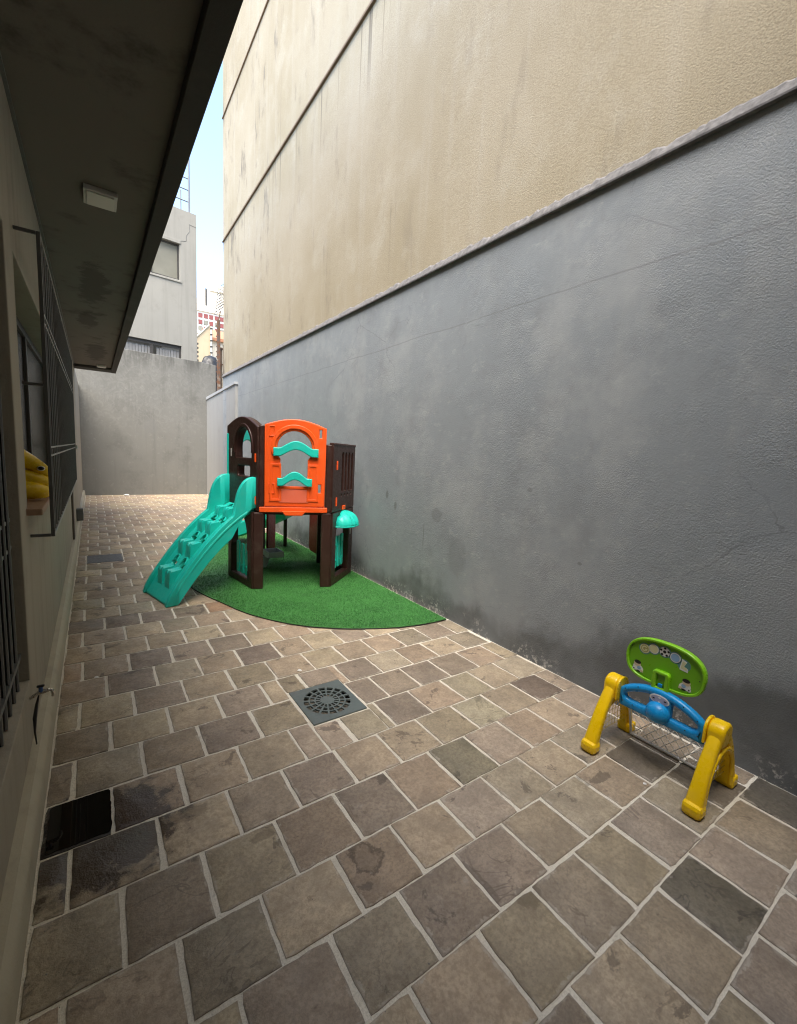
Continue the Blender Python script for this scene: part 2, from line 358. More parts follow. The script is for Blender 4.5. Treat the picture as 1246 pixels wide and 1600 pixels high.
def b_box(bm, x0, x1, y0, y1, z0, z1, bev=0., M=None):
    r = bmesh.ops.create_cube(bm, size=1)
    vs = r['verts']
    for v in vs: v.co = Vector(((x0 + x1) / 2 + v.co.x * (x1 - x0), (y0 + y1) / 2 + v.co.y * (y1 - y0), (z0 + z1) / 2 + v.co.z * (z1 - z0)))
    if bev > 0:
        es = list({e for v in vs for e in v.link_edges})
        g = bmesh.ops.bevel(bm, geom=es, offset=bev, segments=2, affect='EDGES', profile=.5)
        vs = list({v for f in g['faces'] for v in f.verts} | {v for v in vs if v.is_valid})
    if M is not None:
        for v in vs: v.co = M @ v.co
def box(x0, x1, y0, y1, z0, z1, bev=0., M=None):
    bm = bmesh.new(); b_box(bm, x0, x1, y0, y1, z0, z1, bev, M); return from_bm(bm)
def b_prism(bm, foot, z0, z1):
    lo = [bm.verts.new((x, y, z0)) for x, y in foot]; hi = [bm.verts.new((x, y, z1)) for x, y in foot]
    n = len(foot)
    for i in range(n): bm.faces.new((lo[i], lo[(i + 1) % n], hi[(i + 1) % n], hi[i]))
    bm.faces.new(hi); bm.faces.new(lo[::-1])
def prism(foot, z0, z1):
    bm = bmesh.new(); b_prism(bm, foot, z0, z1); return from_bm(bm)
def b_tube(bm, pts, r, seg=8, cap=True, rfun=None):
    pts = [Vector(p) for p in pts]; rings = []
    ref = None
    for i, p in enumerate(pts):
        d = (pts[min(i + 1, len(pts) - 1)] - pts[max(i - 1, 0)]).normalized()
        if ref is None: ref = Vector((0, 0, 1)) if abs(d.z) < .9 else Vector((1, 0, 0))
        a = d.cross(ref).normalized(); b = a.cross(d).normalized(); ref = b
        rr = r if rfun is None else rfun(i / (len(pts) - 1))
        rings.append([bm.verts.new(p + (a * math.cos(t) + b * math.sin(t)) * rr) for t in [2 * math.pi * k / seg for k in range(seg)]])
    for A, B in zip(rings, rings[1:]):
        for k in range(seg): bm.faces.new((A[k], A[(k + 1) % seg], B[(k + 1) % seg], B[k]))
    if cap: bm.faces.new(rings[0][::-1]); bm.faces.new(rings[-1])
def tube(pts, r, seg=8, rfun=None):
    bm = bmesh.new(); b_tube(bm, pts, r, seg, True, rfun); return from_bm(bm)
def b_loft(bm, secs, cap=True):
    rings = [[bm.verts.new(p) for p in s] for s in secs]; n = len(rings[0])
    for A, B in zip(rings, rings[1:]):
        for k in range(n): bm.faces.new((A[k], A[(k + 1) % n], B[(k + 1) % n], B[k]))
    if cap: bm.faces.new(rings[0][::-1]); bm.faces.new(rings[-1])
def rrect(w, h, r, seg=3):
    out = []
    for cx, cy, a0 in ((w / 2 - r, h / 2 - r, 0), (-w / 2 + r, h / 2 - r, 90), (-w / 2 + r, -h / 2 + r, 180), (w / 2 - r, -h / 2 + r, 270)):
        for k in range(seg + 1):
            a = rad(a0 + 90 * k / seg); out.append((cx + r * math.cos(a), cy + r * math.sin(a)))
    return out
def arc(cx, cy, rx, ry, a0, a1, n):
    return [(cx + rx * math.cos(rad(a0 + (a1 - a0) * k / n)), cy + ry * math.sin(rad(a0 + (a1 - a0) * k / n))) for k in range(n + 1)]
def panel(outer, holes, thick, bev, M, res=2):
    """flat moulding with holes and rounded edges; local x,y in the face, z through it"""
    cu = bpy.data.curves.new('panel', 'CURVE'); cu.dimensions = '2D'; cu.fill_mode = 'BOTH'
    cu.extrude = max(thick / 2 - bev, .0002); cu.bevel_depth = bev; cu.bevel_resolution = res; cu.offset = -bev
    for pts in [outer] + list(holes):
        sp = cu.splines.new('POLY'); sp.points.add(len(pts) - 1); sp.use_cyclic_u = True
        for p, q in zip(sp.points, pts): p.co = (q[0], q[1], 0, 1)
    ob = bpy.data.objects.new('panel_tmp', cu); COL.objects.link(ob)
    bpy.context.view_layer.update()
    me = bpy.data.meshes.new_from_object(ob.evaluated_get(bpy.context.evaluated_depsgraph_get()))
    bpy.data.objects.remove(ob); bpy.data.curves.remove(cu)
    me.transform(M); shade(me, 40); return me
def frame(o, u, v, n):
    return Matrix(((u[0], v[0], n[0], o[0]), (u[1], v[1], n[1], o[1]), (u[2], v[2], n[2], o[2]), (0, 0, 0, 1)))
def sphere(c, r, seg=20, rings=12):
    bm = bmesh.new(); bmesh.ops.create_uvsphere(bm, u_segments=seg, v_segments=rings, radius=1)
    for v in bm.verts: v.co = Vector((c[0] + v.co.x * r[0], c[1] + v.co.y * r[1], c[2] + v.co.z * r[2]))
    return from_bm(bm)
def dup(o, parent, loc=None):
    c = o.copy(); COL.objects.link(c); c.parent = parent
    if loc is not None: c.location = loc
    return c

def WX(y): return 3.035 + .008 * y          # face of the tall wall on the right

# ------------------------------------------------------------------ ground, courtyard floor
gb = bmesh.new()
for a in range(1):
    vs = [gb.verts.new(p) for p in ((-900, -900, -.06), (900, -900, -.06), (900, 900, -.06), (-900, 900, -.06))]; gb.faces.new(vs)
ground = link('ground', from_bm(gb), 'earth'); tag(ground, kind='structure')

GR = (1.083, 1.467, 2.357, 2.783)            # drain grate
CV = (-.11, .305, 7.36, 7.84)                # access cover
fb = bmesh.new()
def fquad(x0, x1, y0, y1):
    fb.faces.new([fb.verts.new(p) for p in ((x0, y0, 0), (x1, y0, 0), (x1, y1, 0), (x0, y1, 0))])
X0, X1, Y0, Y1 = -.24, 3.75, -3.0, 16.95
e = .012
fquad(X0, X1, Y0, GR[2] + e); fquad(X0, X1, GR[3] - e, Y1)
fquad(X0, GR[0] + e, GR[2] + e, GR[3] - e); fquad(GR[1] - e, X1, GR[2] + e, GR[3] - e)
floor = link('floor', from_bm(fb), 'grout'); tag(floor, kind='structure')

# courses measured on the paving, running bond
CY = [-2.66, -2.36, -2.06, -1.76, -1.46, -1.16, -.86, -.56, -.26, .035, .335, .63, .92, 1.2, 1.475, 1.787, 2.085, 2.40, 2.715, 3.02, 3.343, 3.667, 3.99, 4.31, 4.642, 4.956]
while CY[-1] < 16.8: CY.append(CY[-1] + (.335 if CY[-1] < 6.4 else .318))
CY[-1] = 16.92
TURF = [(3.02, 3.33), (2.75, 3.335), (2.42, 3.395), (2.07, 3.545), (1.85, 3.68), (1.66, 3.83), (1.48, 4.04), (1.31, 4.32), (1.20, 4.58), (1.11, 4.87), (1.00, 5.22), (.92, 5.59), (.885, 6.05)]
TURF = TURF + [(x, 12.1 - y) for x, y in TURF[-2::-1]]
TURF[-1] = (3.06, TURF[-1][1])
def in_turf(x, y):
    c = False; j = len(TURF) - 1
    for i in range(len(TURF)):
        xi, yi = TURF[i]; xj, yj = TURF[j]
        if (yi > y) != (yj > y) and x < (xj - xi) * (y - yi) / (yj - yi) + xi: c = not c
        j = i
    return c
MI = cam.matrix_world.inverted(); FPX = 685.0
def project(p):
    q = MI @ Vector(p)
    if q.z > -.05: return None
    return (623 + FPX * q.x / -q.z, 800 - FPX * q.y / -q.z)
def tile_mesh(w, h, rnd, top=.006):
    """one split stone, ragged edges, rounded arris"""
    n = 8; pts = []
    cor = [(-w / 2, -h / 2), (w / 2, -h / 2), (w / 2, h / 2), (-w / 2, h / 2)]
    cor = [(a + rnd.uniform(-.004, .004), b + rnd.uniform(-.004, .004)) for a, b in cor]
    for i in range(4):
        a, b = cor[i], cor[(i + 1) % 4]
        nx, ny = (b[1] - a[1]), -(b[0] - a[0]); L = math.hypot(nx, ny); nx /= L; ny /= L
        for k in range(n):
            t = (k + (0 if k == 0 else rnd.uniform(-.2, .2))) / n
            off = (-.007 if rnd.random() < .2 else -.001) if k == 0 else rnd.uniform(-.0028, .0018)
            pts.append((a[0] + (b[0] - a[0]) * t + nx * off, a[1] + (b[1] - a[1]) * t + ny * off))
    N = len(pts); ins = []
    for x, y in pts:
        l = math.hypot(x, y); k = 1 - .0045 / max(l, .02); ins.append((x * k, y * k))
    tz = [top + rnd.uniform(-.0008, .0008) for _ in pts]
    v = [(x, y, -.004) for x, y in pts] + [(x, y, tz[i] - .0025) for i, (x, y) in enumerate(pts)] + [(x, y, tz[i]) for i, (x, y) in enumerate(ins)]
    f = []
    for i in range(N):
        j = (i + 1) % N
        f.append((i, j, N + j, N + i)); f.append((N + i, N + j, 2 * N + j, 2 * N + i))
    f.append(tuple(range(2 * N, 3 * N)))
    return v, f
rnd = random.Random(11)
variants = [tile_mesh(.281, .292, rnd) for _ in range(28)]
tiles = []
for k in range(len(CY) - 1):
    ya, yb = CY[k], CY[k + 1]
    full = (k - 16) % 2 == 0                       # course 2.085-2.40 starts with a full stone
    xs = [X0 + .002] + [(.03 if full else -.12) + .3 * i + rnd.uniform(-.012, .012) for i in range(0, 13)]
    for a, b in zip(xs, xs[1:]):
        g = .0095 if ya > .3 else .011
        x0, x1, y0, y1 = a + g, b - g, ya + g * .8, yb - g * .8
        tilt = .016 * max(0, min(1, (2.4 - ya) / 1.5))
        y0 += tilt * (a - .2); y1 += tilt * (b - .2)
        lim = (WX(ya) if ya < 12 else 3.08 + (ya - 12) * .057) - .012
        if x0 > lim - .04: continue
        x1 = min(x1, lim)
        rects = [(x0, x1, y0, y1)]
        for R_, m in ((GR, .014), (CV, .016)):
            r0, r1, r2, r3 = R_[0] - m, R_[1] + m, R_[2] - m, R_[3] + m; nxt = []
            for (a0, a1, b0, b1) in rects:
                if not (a0 < r1 and a1 > r0 and b0 < r3 and b1 > r2): nxt.append((a0, a1, b0, b1)); continue
                if a0 < r0: nxt.append((a0, r0 - (.008 if r0 - a0 > .06 else 0), b0, b1)); a0 = r0
                if a1 > r1: nxt.append((r1 + (.008 if a1 - r1 > .06 else 0), a1, b0, b1)); a1 = r1
                if b0 < r2: nxt.append((a0 + .006, a1 - .006, b0, r2))
                if b1 > r3: nxt.append((a0 + .006, a1 - .006, r3, b1))
            rects = nxt
        for (x0, x1, y0, y1) in rects:
            if x1 - x0 < .03 or y1 - y0 < .025: continue
            cs = [(x0, y0), (x1, y0), (x1, y1), (x0, y1), ((x0 + x1) / 2, (y0 + y1) / 2)]
            if all(in_turf(x, y) and in_turf(x + .1, y) and in_turf(x - .12, y) and in_turf(x, y - .1) for x, y in cs): continue
            px = [project((x, y, 0)) for x, y in cs]
            area = 0
            if all(px) and any(-5 < p[0] < 1251 and -5 < p[1] < 1605 for p in px):
                area = .5 * abs(sum(px[i][0] * px[(i + 1) % 4][1] - px[(i + 1) % 4][0] * px[i][1] for i in range(4)))
            tiles.append([area, x0, x1, y0, y1, k])
tiles.sort(key=lambda t: -t[0])
PAL = [(.205, .165, .128), (.182, .150, .130), (.228, .188, .143), (.160, .132, .110), (.215, .184, .136), (.200, .155, .122), (.175, .155, .125), (.24, .20, .155)]
SPECIAL = [  # individual stones that stand out in the paving: centre, colour
    ((-.10, 2.24), (.035, .028, .024)), ((1.33, 1.05), (.165, .135, .12)), ((1.62, .77), (.165, .14, .115)), ((1.92, .5), (.085, .08, .066)),
    ((1.78, 1.63), (.125, .118, .088)), ((1.03, 1.93), (.16, .13, .115)), ((1.78, 2.24), (.13, .108, .096)), ((2.70, 1.95), (.09, .07, .062)), ((2.85, .55), (.06, .057, .05)),
    ((1.2, 3.49), (.125, .10, .09)), ((.62, 2.55), (.145, .118, .105)), ((.45, 3.8), (.135, .112, .105)), ((-.09, 2.86), (.135, .108, .08)), ((2.1, 2.55), (.135, .112, .098)),
    ((1.50, 2.24), (.185, .168, .13)), ((1.20, 1.62), (.145, .12, .105)), ((2.40, 2.24), (.175, .16, .12)), ((2.05, 1.93), (.20, .19, .145)), ((1.65, 1.33), (.195, .165, .15)),
    ((.17, 3.5), (.14, .115, .105)), ((2.65, 1.05), (.085, .075, .064)), ((2.1, .77), (.17, .145, .132)), ((2.75, .79), (.10, .088, .075)), ((2.4, .79), (.17, .152, .12)),
    ((.05, 4.8), (.13, .105, .095)), ((.35, 4.8), (.14, .115, .108)), ((1.06, 4.8), (.20, .115, .07)), ((-.15, 3.8), (.20, .14, .10)), ((2.3, .2), (.165, .15, .14))]
def stone_color(x, y):
    for (cx, cy), c in SPECIAL:
        if abs(x - cx) < .15 and abs(y - cy) < .15:
            l = (c[0] + c[1] + c[2]) / 3; return (c[0] * .6 + l * 1.19 * .4, c[1] * .6 + l * 1.0 * .4, c[2] * .6 + l * .80 * .4)
    c = PAL[rnd.randrange(len(PAL))]; k = rnd.uniform(.74, 1.16)
    m = (.200, .168, .134); return V3([a * .66 + b * .34 for a, b in zip(c, m)], k)
base_meshes = []
for v, f in variants:
    me = pyd(v, f); me.materials.append(MAT['stone']); shade(me, 50); base_meshes.append(me)
jv, jf = [], []
for i, (area, x0, x1, y0, y1, k) in enumerate(tiles):
    w, h = x1 - x0, y1 - y0; c = ((x0 + x1) / 2, (y0 + y1) / 2)
    if i < 300 and area > 12:
        if w > .24 and h > .24:
            o = bpy.data.objects.new('tile', base_meshes[rnd.randrange(28)]); o.scale = (w / .281, h / .292, 1)
        else:
            v, f = tile_mesh(w, h, rnd); me = pyd(v, f); me.materials.append(MAT['stone']); shade(me, 50)
            o = bpy.data.objects.new('tile', me)
        COL.objects.link(o); o.parent = floor
        o.location = (c[0], c[1], rnd.uniform(-.0012, .0012)); o.rotation_euler = (rnd.uniform(-.003, .003), rnd.uniform(-.003, .003), rnd.uniform(-.006, .006))
        o.color = (*stone_color(*c), 1)
    else:
        v, f = tile_mesh(w, h, rnd); b = len(jv)
        jv += [(x + c[0], y + c[1], z) for x, y, z in v]; jf += [tuple(b + q for q in g) for g in f]
far = link('tile_field', pyd(jv, jf), 'stone_j', floor, 50); tag(far, kind='stuff')

# ------------------------------------------------------------------ tall building on the right: grey lower wall, beige storeys
YE = 13.62
apt = thing('apartment_building', (WX(5), 5, 0), 'tall blank beige stucco building with grey painted lower wall beside the play area', 'building')
def foot(y0, y1, d, back=6.0): return [(WX(y0) + d, y0), (WX(y1) + d, y1), (WX(y1) + back, y1), (WX(y0) + back, y0)]
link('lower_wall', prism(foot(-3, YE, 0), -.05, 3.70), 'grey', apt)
link('upper_wall', prism(foot(-3, YE, .012), 3.70, 7.36), 'beige', apt)
link('movement_joint', prism(foot(-3, YE - .02, .045), 7.36, 7.42), 'joint', apt)
link('upper_wall', prism(foot(-3, YE, .006), 7.42, 10.46), 'beige', apt)
link('movement_joint', prism(foot(-3, YE - .02, .045), 10.46, 10.52), 'joint', apt)
link('upper_wall', prism(foot(-3, YE, .006), 10.52, 16.0), 'beige', apt)
# joint trims: thin raised lower lip of each movement joint
link('joint_lip', prism(foot(-3, YE + .012, -.022, .05), 7.335, 7.362), 'joint', apt)
link('joint_lip', prism(foot(-3, YE + .012, -.022, .05), 10.435, 10.462), 'joint', apt)
lb = bmesh.new(); secs = []
N = 900
for i in range(N + 1):
    y = -3 + (YE + 3.01) * i / N
    t = noise.noise(Vector((y * 3.1, 1, 0))) * .022 + noise.noise(Vector((y * 11, 4, 0))) * .024 + noise.noise(Vector((y * 29, 9, 0))) * .018 + noise.noise(Vector((y * 70, 2, 0))) * .008
    o = noise.noise(Vector((y * 9, 7, 0))) * .004
    x = WX(y); zb = 3.655 + .004 * y * .8
    secs.append([(x + .03, y, zb + .090 + t), (x + .009, y, zb + .092 + t), (x - .008 + o, y, zb + .074 + t * .8), (x - .026 + o * 1.5, y, zb + .034), (x - .034, y, zb + .014), (x - .033, y, zb + .002), (x + .03, y, zb)])
b_loft(lb, secs)
link('mortar_ledge', from_bm(lb), 'mortar', apt)

# ------------------------------------------------------------------ back wall and stub wall
bw = thing('boundary_wall', (1.6, 16.92, 0), 'grey floated cement wall closing the far end of the yard', 'wall')
pts = [(-.32, -.05)]
pts += [(3.66, -.05)]
n = 60
for i in range(n + 1):
    x = 3.66 - (3.66 + 4.0) * i / n
    pts.append((x, 4.60 + .02 * (3.66 - x) + noise.noise(Vector((x * 4, 2, 0))) * .018 - (.10 * max(0, (x - 3.3)) if x > 3.3 else 0)))
pts += [(-4.0, -.05)]
link('wall_body', panel(pts, [], .18, .012, frame((0, 17.01, 0), (1, 0, 0), (0, 0, 1), (0, -1, 0))), 'cement', bw)

sw = thing('garden_wall', (3.2, 14.4, 0), 'pale rendered low wall with cement cap between the tower and the far wall', 'wall')
link('wall_body', prism([(3.070, 12.0), (3.352, 16.915), (3.60, 16.915), (3.30, 12.0)], -.05, 3.34), 'stub', sw)
bm = bmesh.new()
A = [(3.035, 11.97), (3.325, 16.915), (3.63, 16.915), (3.34, 11.97)]
lo = [bm.verts.new((x, y, 3.34 + (.0 if y < 13 else .0))) for x, y in A]
hi = [bm.verts.new((x, y, 3.40 + .03 * (y > 13))) for x, y in A]
for i in range(4): bm.faces.new((lo[i], lo[(i + 1) % 4], hi[(i + 1) % 4], hi[i]))
bm.faces.new(hi); bm.faces.new(lo[::-1])
link('cap', from_bm(bm), 'capm', sw)

# ------------------------------------------------------------------ house on the left
house = thing('house', (-.3, 5, 0), 'drab plastered house with barred windows and a deep dark eave', 'house')
def fr_left(x): return frame((x, 0, 0), (0, 1, 0), (0, 0, 1), (1, 0, 0))
HW = [(-3, -.05), (17.0, -.05), (17.0, 3.40), (-3, 3.40)]
openA = [(.75, .475), (2.78, .475), (2.78, 2.66), (.75, 2.66)]
openB = [(3.06, 1.30), (7.25, 1.30), (7.25, 2.63), (3.06, 2.63)]
link('wall', panel(HW, [openA, openB], .20, .006, fr_left(-.40)), 'house', house)
bm = bmesh.new()
b_box(bm, -5.2, -5.0, -3, 17, -.05, 3.4); b_box(bm, -4.995, -.505, -3, -2.8, -.05, 3.4); b_box(bm, -4.995, -.505, 16.8, 17, -.05, 3.4)
link('wall', from_bm(bm), 'house', house)
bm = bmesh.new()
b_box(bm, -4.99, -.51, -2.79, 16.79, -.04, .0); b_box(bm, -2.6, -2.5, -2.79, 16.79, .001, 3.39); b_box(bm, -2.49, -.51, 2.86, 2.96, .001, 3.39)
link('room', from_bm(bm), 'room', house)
# plinth: sloping skirting with a small toe
bm = bmesh.new(); secs = []
for i in range(121):
    y = -3 + 19.9 * i / 120; w = noise.noise(Vector((y * 1.7, 5, 0))) * .004
    secs.append([(-.31, y, -.05), (-.238 + w, y, -.05), (-.240 + w, y, .118 + w), (-.250 + w, y, .150 + w), (-.268, y, .166 + w), (-.299, y, .168 + w), (-.31, y, .168)])
b_loft(bm, secs)
link('plinth', from_bm(bm), 'plinth', house, 35)
# eave slab and its drip edge
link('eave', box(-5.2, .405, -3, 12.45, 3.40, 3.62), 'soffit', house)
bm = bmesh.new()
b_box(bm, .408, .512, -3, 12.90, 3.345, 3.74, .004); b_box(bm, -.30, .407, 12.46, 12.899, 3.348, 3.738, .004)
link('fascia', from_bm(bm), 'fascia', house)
# pipe clip stripe where wall meets soffit
link('cornice_strip', box(-.299, -.282, -3, 12.44, 3.385, 3.399), 'bars', house)

# unseen upper storeys, rear wing and rear eave, added and sized to block light
link('added_storey', box(-5.2, -.32, 4.2, 12.3, 3.741, 7.2), 'house', house)
link('added_storey', box(-5.2, -.321, -3, 4.199, 3.741, 7.21), 'house', house)
link('added_rear_wing', box(-.299, 3.0, -3.0, -.9, -.05, 6.6), 'house', house)
link('added_rear_eave', box(.513, 3.02, -.899, -.35, 3.40, 3.62), 'soffit', house)

# near barred window
def bar_y(parent, y, x, z0, z1, r=.009, m='bars', nm='bar'):
    return link(nm, tube([(x, y, z0), (x, y, z1)], r, 6), m, parent, 60)
win = link('window', panel([(.75, .475), (2.78, .475), (2.78, 2.66), (.75, 2.66)], [[(.80, .525), (2.73, .525), (2.73, 2.61), (.80, 2.61)]], .05, .004, fr_left(-.470)), 'frame_dark', house)
link('pane', box(-.476, -.468, .80, 1.74, .525, 2.61), 'glass', win); link('pane', box(-.478, -.466, 1.78, 2.73, .525, 2.61), 'glass', win)
link('mullion', box(-.486, -.452, 1.741, 1.779, .526, 2.609), 'frame_dark', win)
gr = link('window_grille', box(-.345, -.33, .752, 2.778, .60, .625), 'bars', house)
for y in [.9 + .118 * i for i in range(16)]: bar_y(gr, y, -.338, .478, 2.655, .0085, 'bars')
for z in (1.17, 1.305, 2.15, 2.28): link('rail', box(-.352, -.340, .752, 2.778, z - .009, z + .009, .002), 'lightbar', gr)

# second window: frame, glass, projecting grille
win = link('window', panel(openB, [[(3.11, 1.36), (5.13, 1.36), (5.13, 2.57), (3.11, 2.57)], [(5.18, 1.36), (7.2, 1.36), (7.2, 2.57), (5.18, 2.57)]], .05, .004, fr_left(-.475)), 'frame_dark', house)
link('pane', box(-.482, -.474, 3.11, 5.13, 1.36, 2.57), 'glass', win); link('pane', box(-.482, -.474, 5.18, 7.2, 1.36, 2.57), 'glass', win)
link('sill', box(-.49, -.232, 3.00, 4.9, 1.292, 1.328, .006), 'woodsill', house)
gr = link('window_grille', box(-.209, -.191, 3.112, 3.130, 1.155, 2.77, .002), 'bars', house)
for y in (7.44,): link('post', box(-.209, -.191, y - .009, y + .009, 1.155, 2.77, .002), 'bars', gr)
for z in (1.163, 2.762): link('rail', box(-.2085, -.1915, 3.131, 7.43, z - .008, z + .008, .002), 'lightbar' if z < 2 else 'bars', gr)
for z in (1.608, 1.655, 2.325, 2.372): link('rail', box(-.206, -.194, 3.131, 7.43, z - .005, z + .005, .001), 'lightbar', gr)
for y in [3.3 + .16 * i for i in range(26)]: link('bar', tube([(-.200, y, 1.172), (-.200, y, 2.753)], .0065, 6), 'bars', gr, 60)
for y, zz in ((3.12, (1.163, 1.99, 2.762)), (7.44, (1.163, 2.762))):
    for z in zz: link('bracket', box(-.2995, -.210, y - .008, y + .008, z - .008, z + .008, .002), 'bars', gr)
link('latch', box(-.24, -.17, 7.46, 7.56, 1.59, 1.64, .008), 'lipm', gr)

# brown board and small drain box fixed low on the wall further on
tag(link('timber_board', box(-.2985, -.272, 8.35, 8.62, .172, 1.15, .004), 'brownmetal'), 'narrow brown board fixed upright on the house wall past the grille', 'board')
dbx = link('drain_box', box(-.2985, -.19, 10.3, 10.52, .176, .40, .01), 'bars'); tag(dbx, 'small grey outlet box low on the house wall past the brown board', 'box')

# ceiling lamps
def lamp(x, y, w, l, label):
    t = thing('ceiling_lamp', (x, y, 3.40), label, 'lamp', 'square lamps under the eave')
    link('housing', box(x - w / 2, x + w / 2, y - l / 2, y + l / 2, 3.368, 3.3995, .004), 'lipm', t)
    link('diffuser', box(x - w / 2 + .018, x + w / 2 - .018, y - l / 2 + .018, y + l / 2 - .018, 3.360, 3.3675, .002), 'lampw', t)
lamp(.098, 3.955, .195, .235, 'white square ceiling lamp under the eave, the larger-looking near one')
lamp(.22, 12.25, .175, .22, 'white square ceiling lamp at the far end of the eave')

# ------------------------------------------------------------------ tap, hose and toy by the windows
tp = thing('water_tap', (-.299, 2.70, .43), 'worn metal garden tap with blue handle on the house wall', 'tap')
link('pipe', tube([(-.298, 2.69, .415), (-.282, 2.695, .425), (-.262, 2.70, .432)], .008, 8), 'chrome', tp, 60)
link('body', tube([(-.268, 2.70, .431), (-.225, 2.71, .436)], .0105, 10), 'chrome', tp, 60)
link('spout', tube([(-.232, 2.71, .436), (-.214, 2.712, .433), (-.207, 2.712, .418), (-.207, 2.712, .396)], .0075, 8), 'chrome', tp, 60)
link('valve', tube([(-.254, 2.702, .436), (-.254, 2.702, .462)], .0095, 10), 'bluecap', tp, 60)
link('handle', box(-.270, -.238, 2.695, 2.709, .461, .472, .004), 'black', tp)
hz = link('rubber_hose', tube([(-.262, 2.694, .424), (-.272, 2.690, .38), (-.282, 2.685, .31), (-.284, 2.68, .24), (-.279, 2.675, .175)], .007, 8, lambda t: .003 + .006 * math.sin(math.pi * min(1, t * 1.1)) ** 2), 'black', None, 60)
tag(hz, 'short black rubber hose hanging below the tap', 'hose')

ty = thing('inflatable_toy', (-.31, 3.55, 1.33), 'shiny yellow puffy toy with a black eye lying on the window sill', 'toy')
def sausage(c0, c1, r0, r1, nm):
    pts = [Vector(c0).lerp(Vector(c1), i / 10) + Vector((0, 0, .015 * math.sin(math.pi * i / 10))) for i in range(11)]
    bm = bmesh.new(); b_tube(bm, pts, .05, 14, True, lambda t: (r0 + (r1 - r0) * t) * math.sqrt(max(.03, 1 - (2 * t - 1) ** 4)))
    return link(nm, from_bm(bm), 'toy', ty, 60)
sausage((-.50, 3.38, 1.390), (-.205, 3.42, 1.372), .075, .042, 'roll'); sausage((-.50, 3.42, 1.478), (-.208, 3.45, 1.428), .062, .040, 'roll')
sausage((-.50, 3.55, 1.40), (-.215, 3.60, 1.385), .07, .05, 'roll')
hd = sausage((-.50, 3.44, 1.665), (-.205, 3.46, 1.470), .065, .034, 'head')
link('eye_white', sphere((-.262, 3.418, 1.522), (.020, .012, .015)), 'white', hd, 60)
link('pupil', sphere((-.260, 3.410, 1.523), (.015, .010, .011)), 'ink', hd, 60)

# ------------------------------------------------------------------ drain grate, cover, puddle, litter
dg = thing('drain_grate', ((GR[0] + GR[1]) / 2, (GR[2] + GR[3]) / 2, 0), 'square grey iron drain cover with a round slotted grating in the paving', 'drain')
bm = bmesh.new(); cxg, cyg = (GR[0] + GR[1]) / 2, (GR[2] + GR[3]) / 2
hw, hl = (GR[1] - GR[0]) / 2, (GR[3] - GR[2]) / 2; NS = 16; holes = []
for (ra, rb, fr) in ((.126, .158, .74), (.088, .116, .70), (.048, .078, .60)):
    for s in range(NS):
        a0 = 360 / NS * (s + .5 - fr / 2); a1 = 360 / NS * (s + .5 + fr / 2)
        holes.append(arc(0, 0, ra, ra * 1.06, a0, a1, 3) + arc(0, 0, rb, rb * 1.06, a1, a0, 3))
link('plate', panel([(-hw, -hl), (hw, -hl), (hw, hl), (-hw, hl)], holes, .012, .0008, Matrix.Translation((cxg, cyg, .004)), 0), 'grate', dg)
bm = bmesh.new(); d = .03
for f in (((-1, -1), (1, -1)), ((1, -1), (1, 1)), ((1, 1), (-1, 1)), ((-1, 1), (-1, -1))):
    a, b = [(cxg + s * (hw - .012), cyg + t * (hl - .012)) for s, t in f]
    bm.faces.new([bm.verts.new((*a, -.35)), bm.verts.new((*b, -.35)), bm.verts.new((*b, -.003)), bm.verts.new((*a, -.003))])
bm.faces.new([bm.verts.new((cxg + s * (hw - .012), cyg + t * (hl - .012), -.349)) for s, t in ((-1, -1), (1, -1), (1, 1), (-1, 1))])
link('pit', from_bm(bm), 'dark', dg)

ac = thing('access_cover', ((CV[0] + CV[1]) / 2, 7.6, 0), 'dark slate rectangular access cover set in the far paving by the house', 'cover')
link('lid', box(CV[0], CV[1], CV[2], CV[3], -.002, .008, .003), 'cover', ac)
link('rim', panel([(CV[0] - .012, CV[2] - .012), (CV[1] + .012, CV[2] - .012), (CV[1] + .012, CV[3] + .012), (CV[0] - .012, CV[3] + .012)], [[(CV[0] - .002, CV[2] - .002), (CV[1] + .002, CV[2] - .002), (CV[1] + .002, CV[3] + .002), (CV[0] - .002, CV[3] + .002)]], .006, .0008, Matrix.Translation((0, 0, .003)), 0), 'bars', ac)

pts = []
for i in range(160):
    a = 2 * math.pi * i / 160; k = 1 / max(abs(math.cos(a)) ** 14 + abs(math.sin(a)) ** 14, 1e-6) ** (1 / 14)
    k *= 1 + .05 * noise.noise(Vector((math.cos(a) * 5, math.sin(a) * 5, 3))) - .02
    pts.append((-.099 + .119 * k * math.cos(a), 2.242 + .147 * k * math.sin(a)))
pud = link('puddle', panel(pts, [], .0022, .0008, Matrix.Translation((0, 0, .0086)), 1), 'water'); tag(pud, 'dark water puddle on a stone tile beside the plinth', 'puddle')

def scrap(x, y, r, label):
    rr = random.Random(int(x * 100)); bm = bmesh.new(); bmesh.ops.create_icosphere(bm, subdivisions=2, radius=r)
    for v in bm.verts: v.co = Vector((x, y, .006 + r * .42)) + Vector((v.co.x * 1.3, v.co.y, v.co.z * .42)) * (1 + .5 * noise.noise(v.co * 40 / (r * 30)))
    tag(link('paper_scrap', from_bm(bm), 'litter'), label, 'litter', 'bits of litter on the paving')
scrap(.86, 16.6, .07, 'crumpled white paper at the foot of the far wall')
scrap(-.03, 3.66, .012, 'tiny white paper scrap on the paving near the tap')
scrap(1.27, 3.05, .014, 'pale paper scrap on a stone behind the drain grate')
scrap(2.40, .98, .008, 'tiny white crumb on the stone in front of the toy goal')

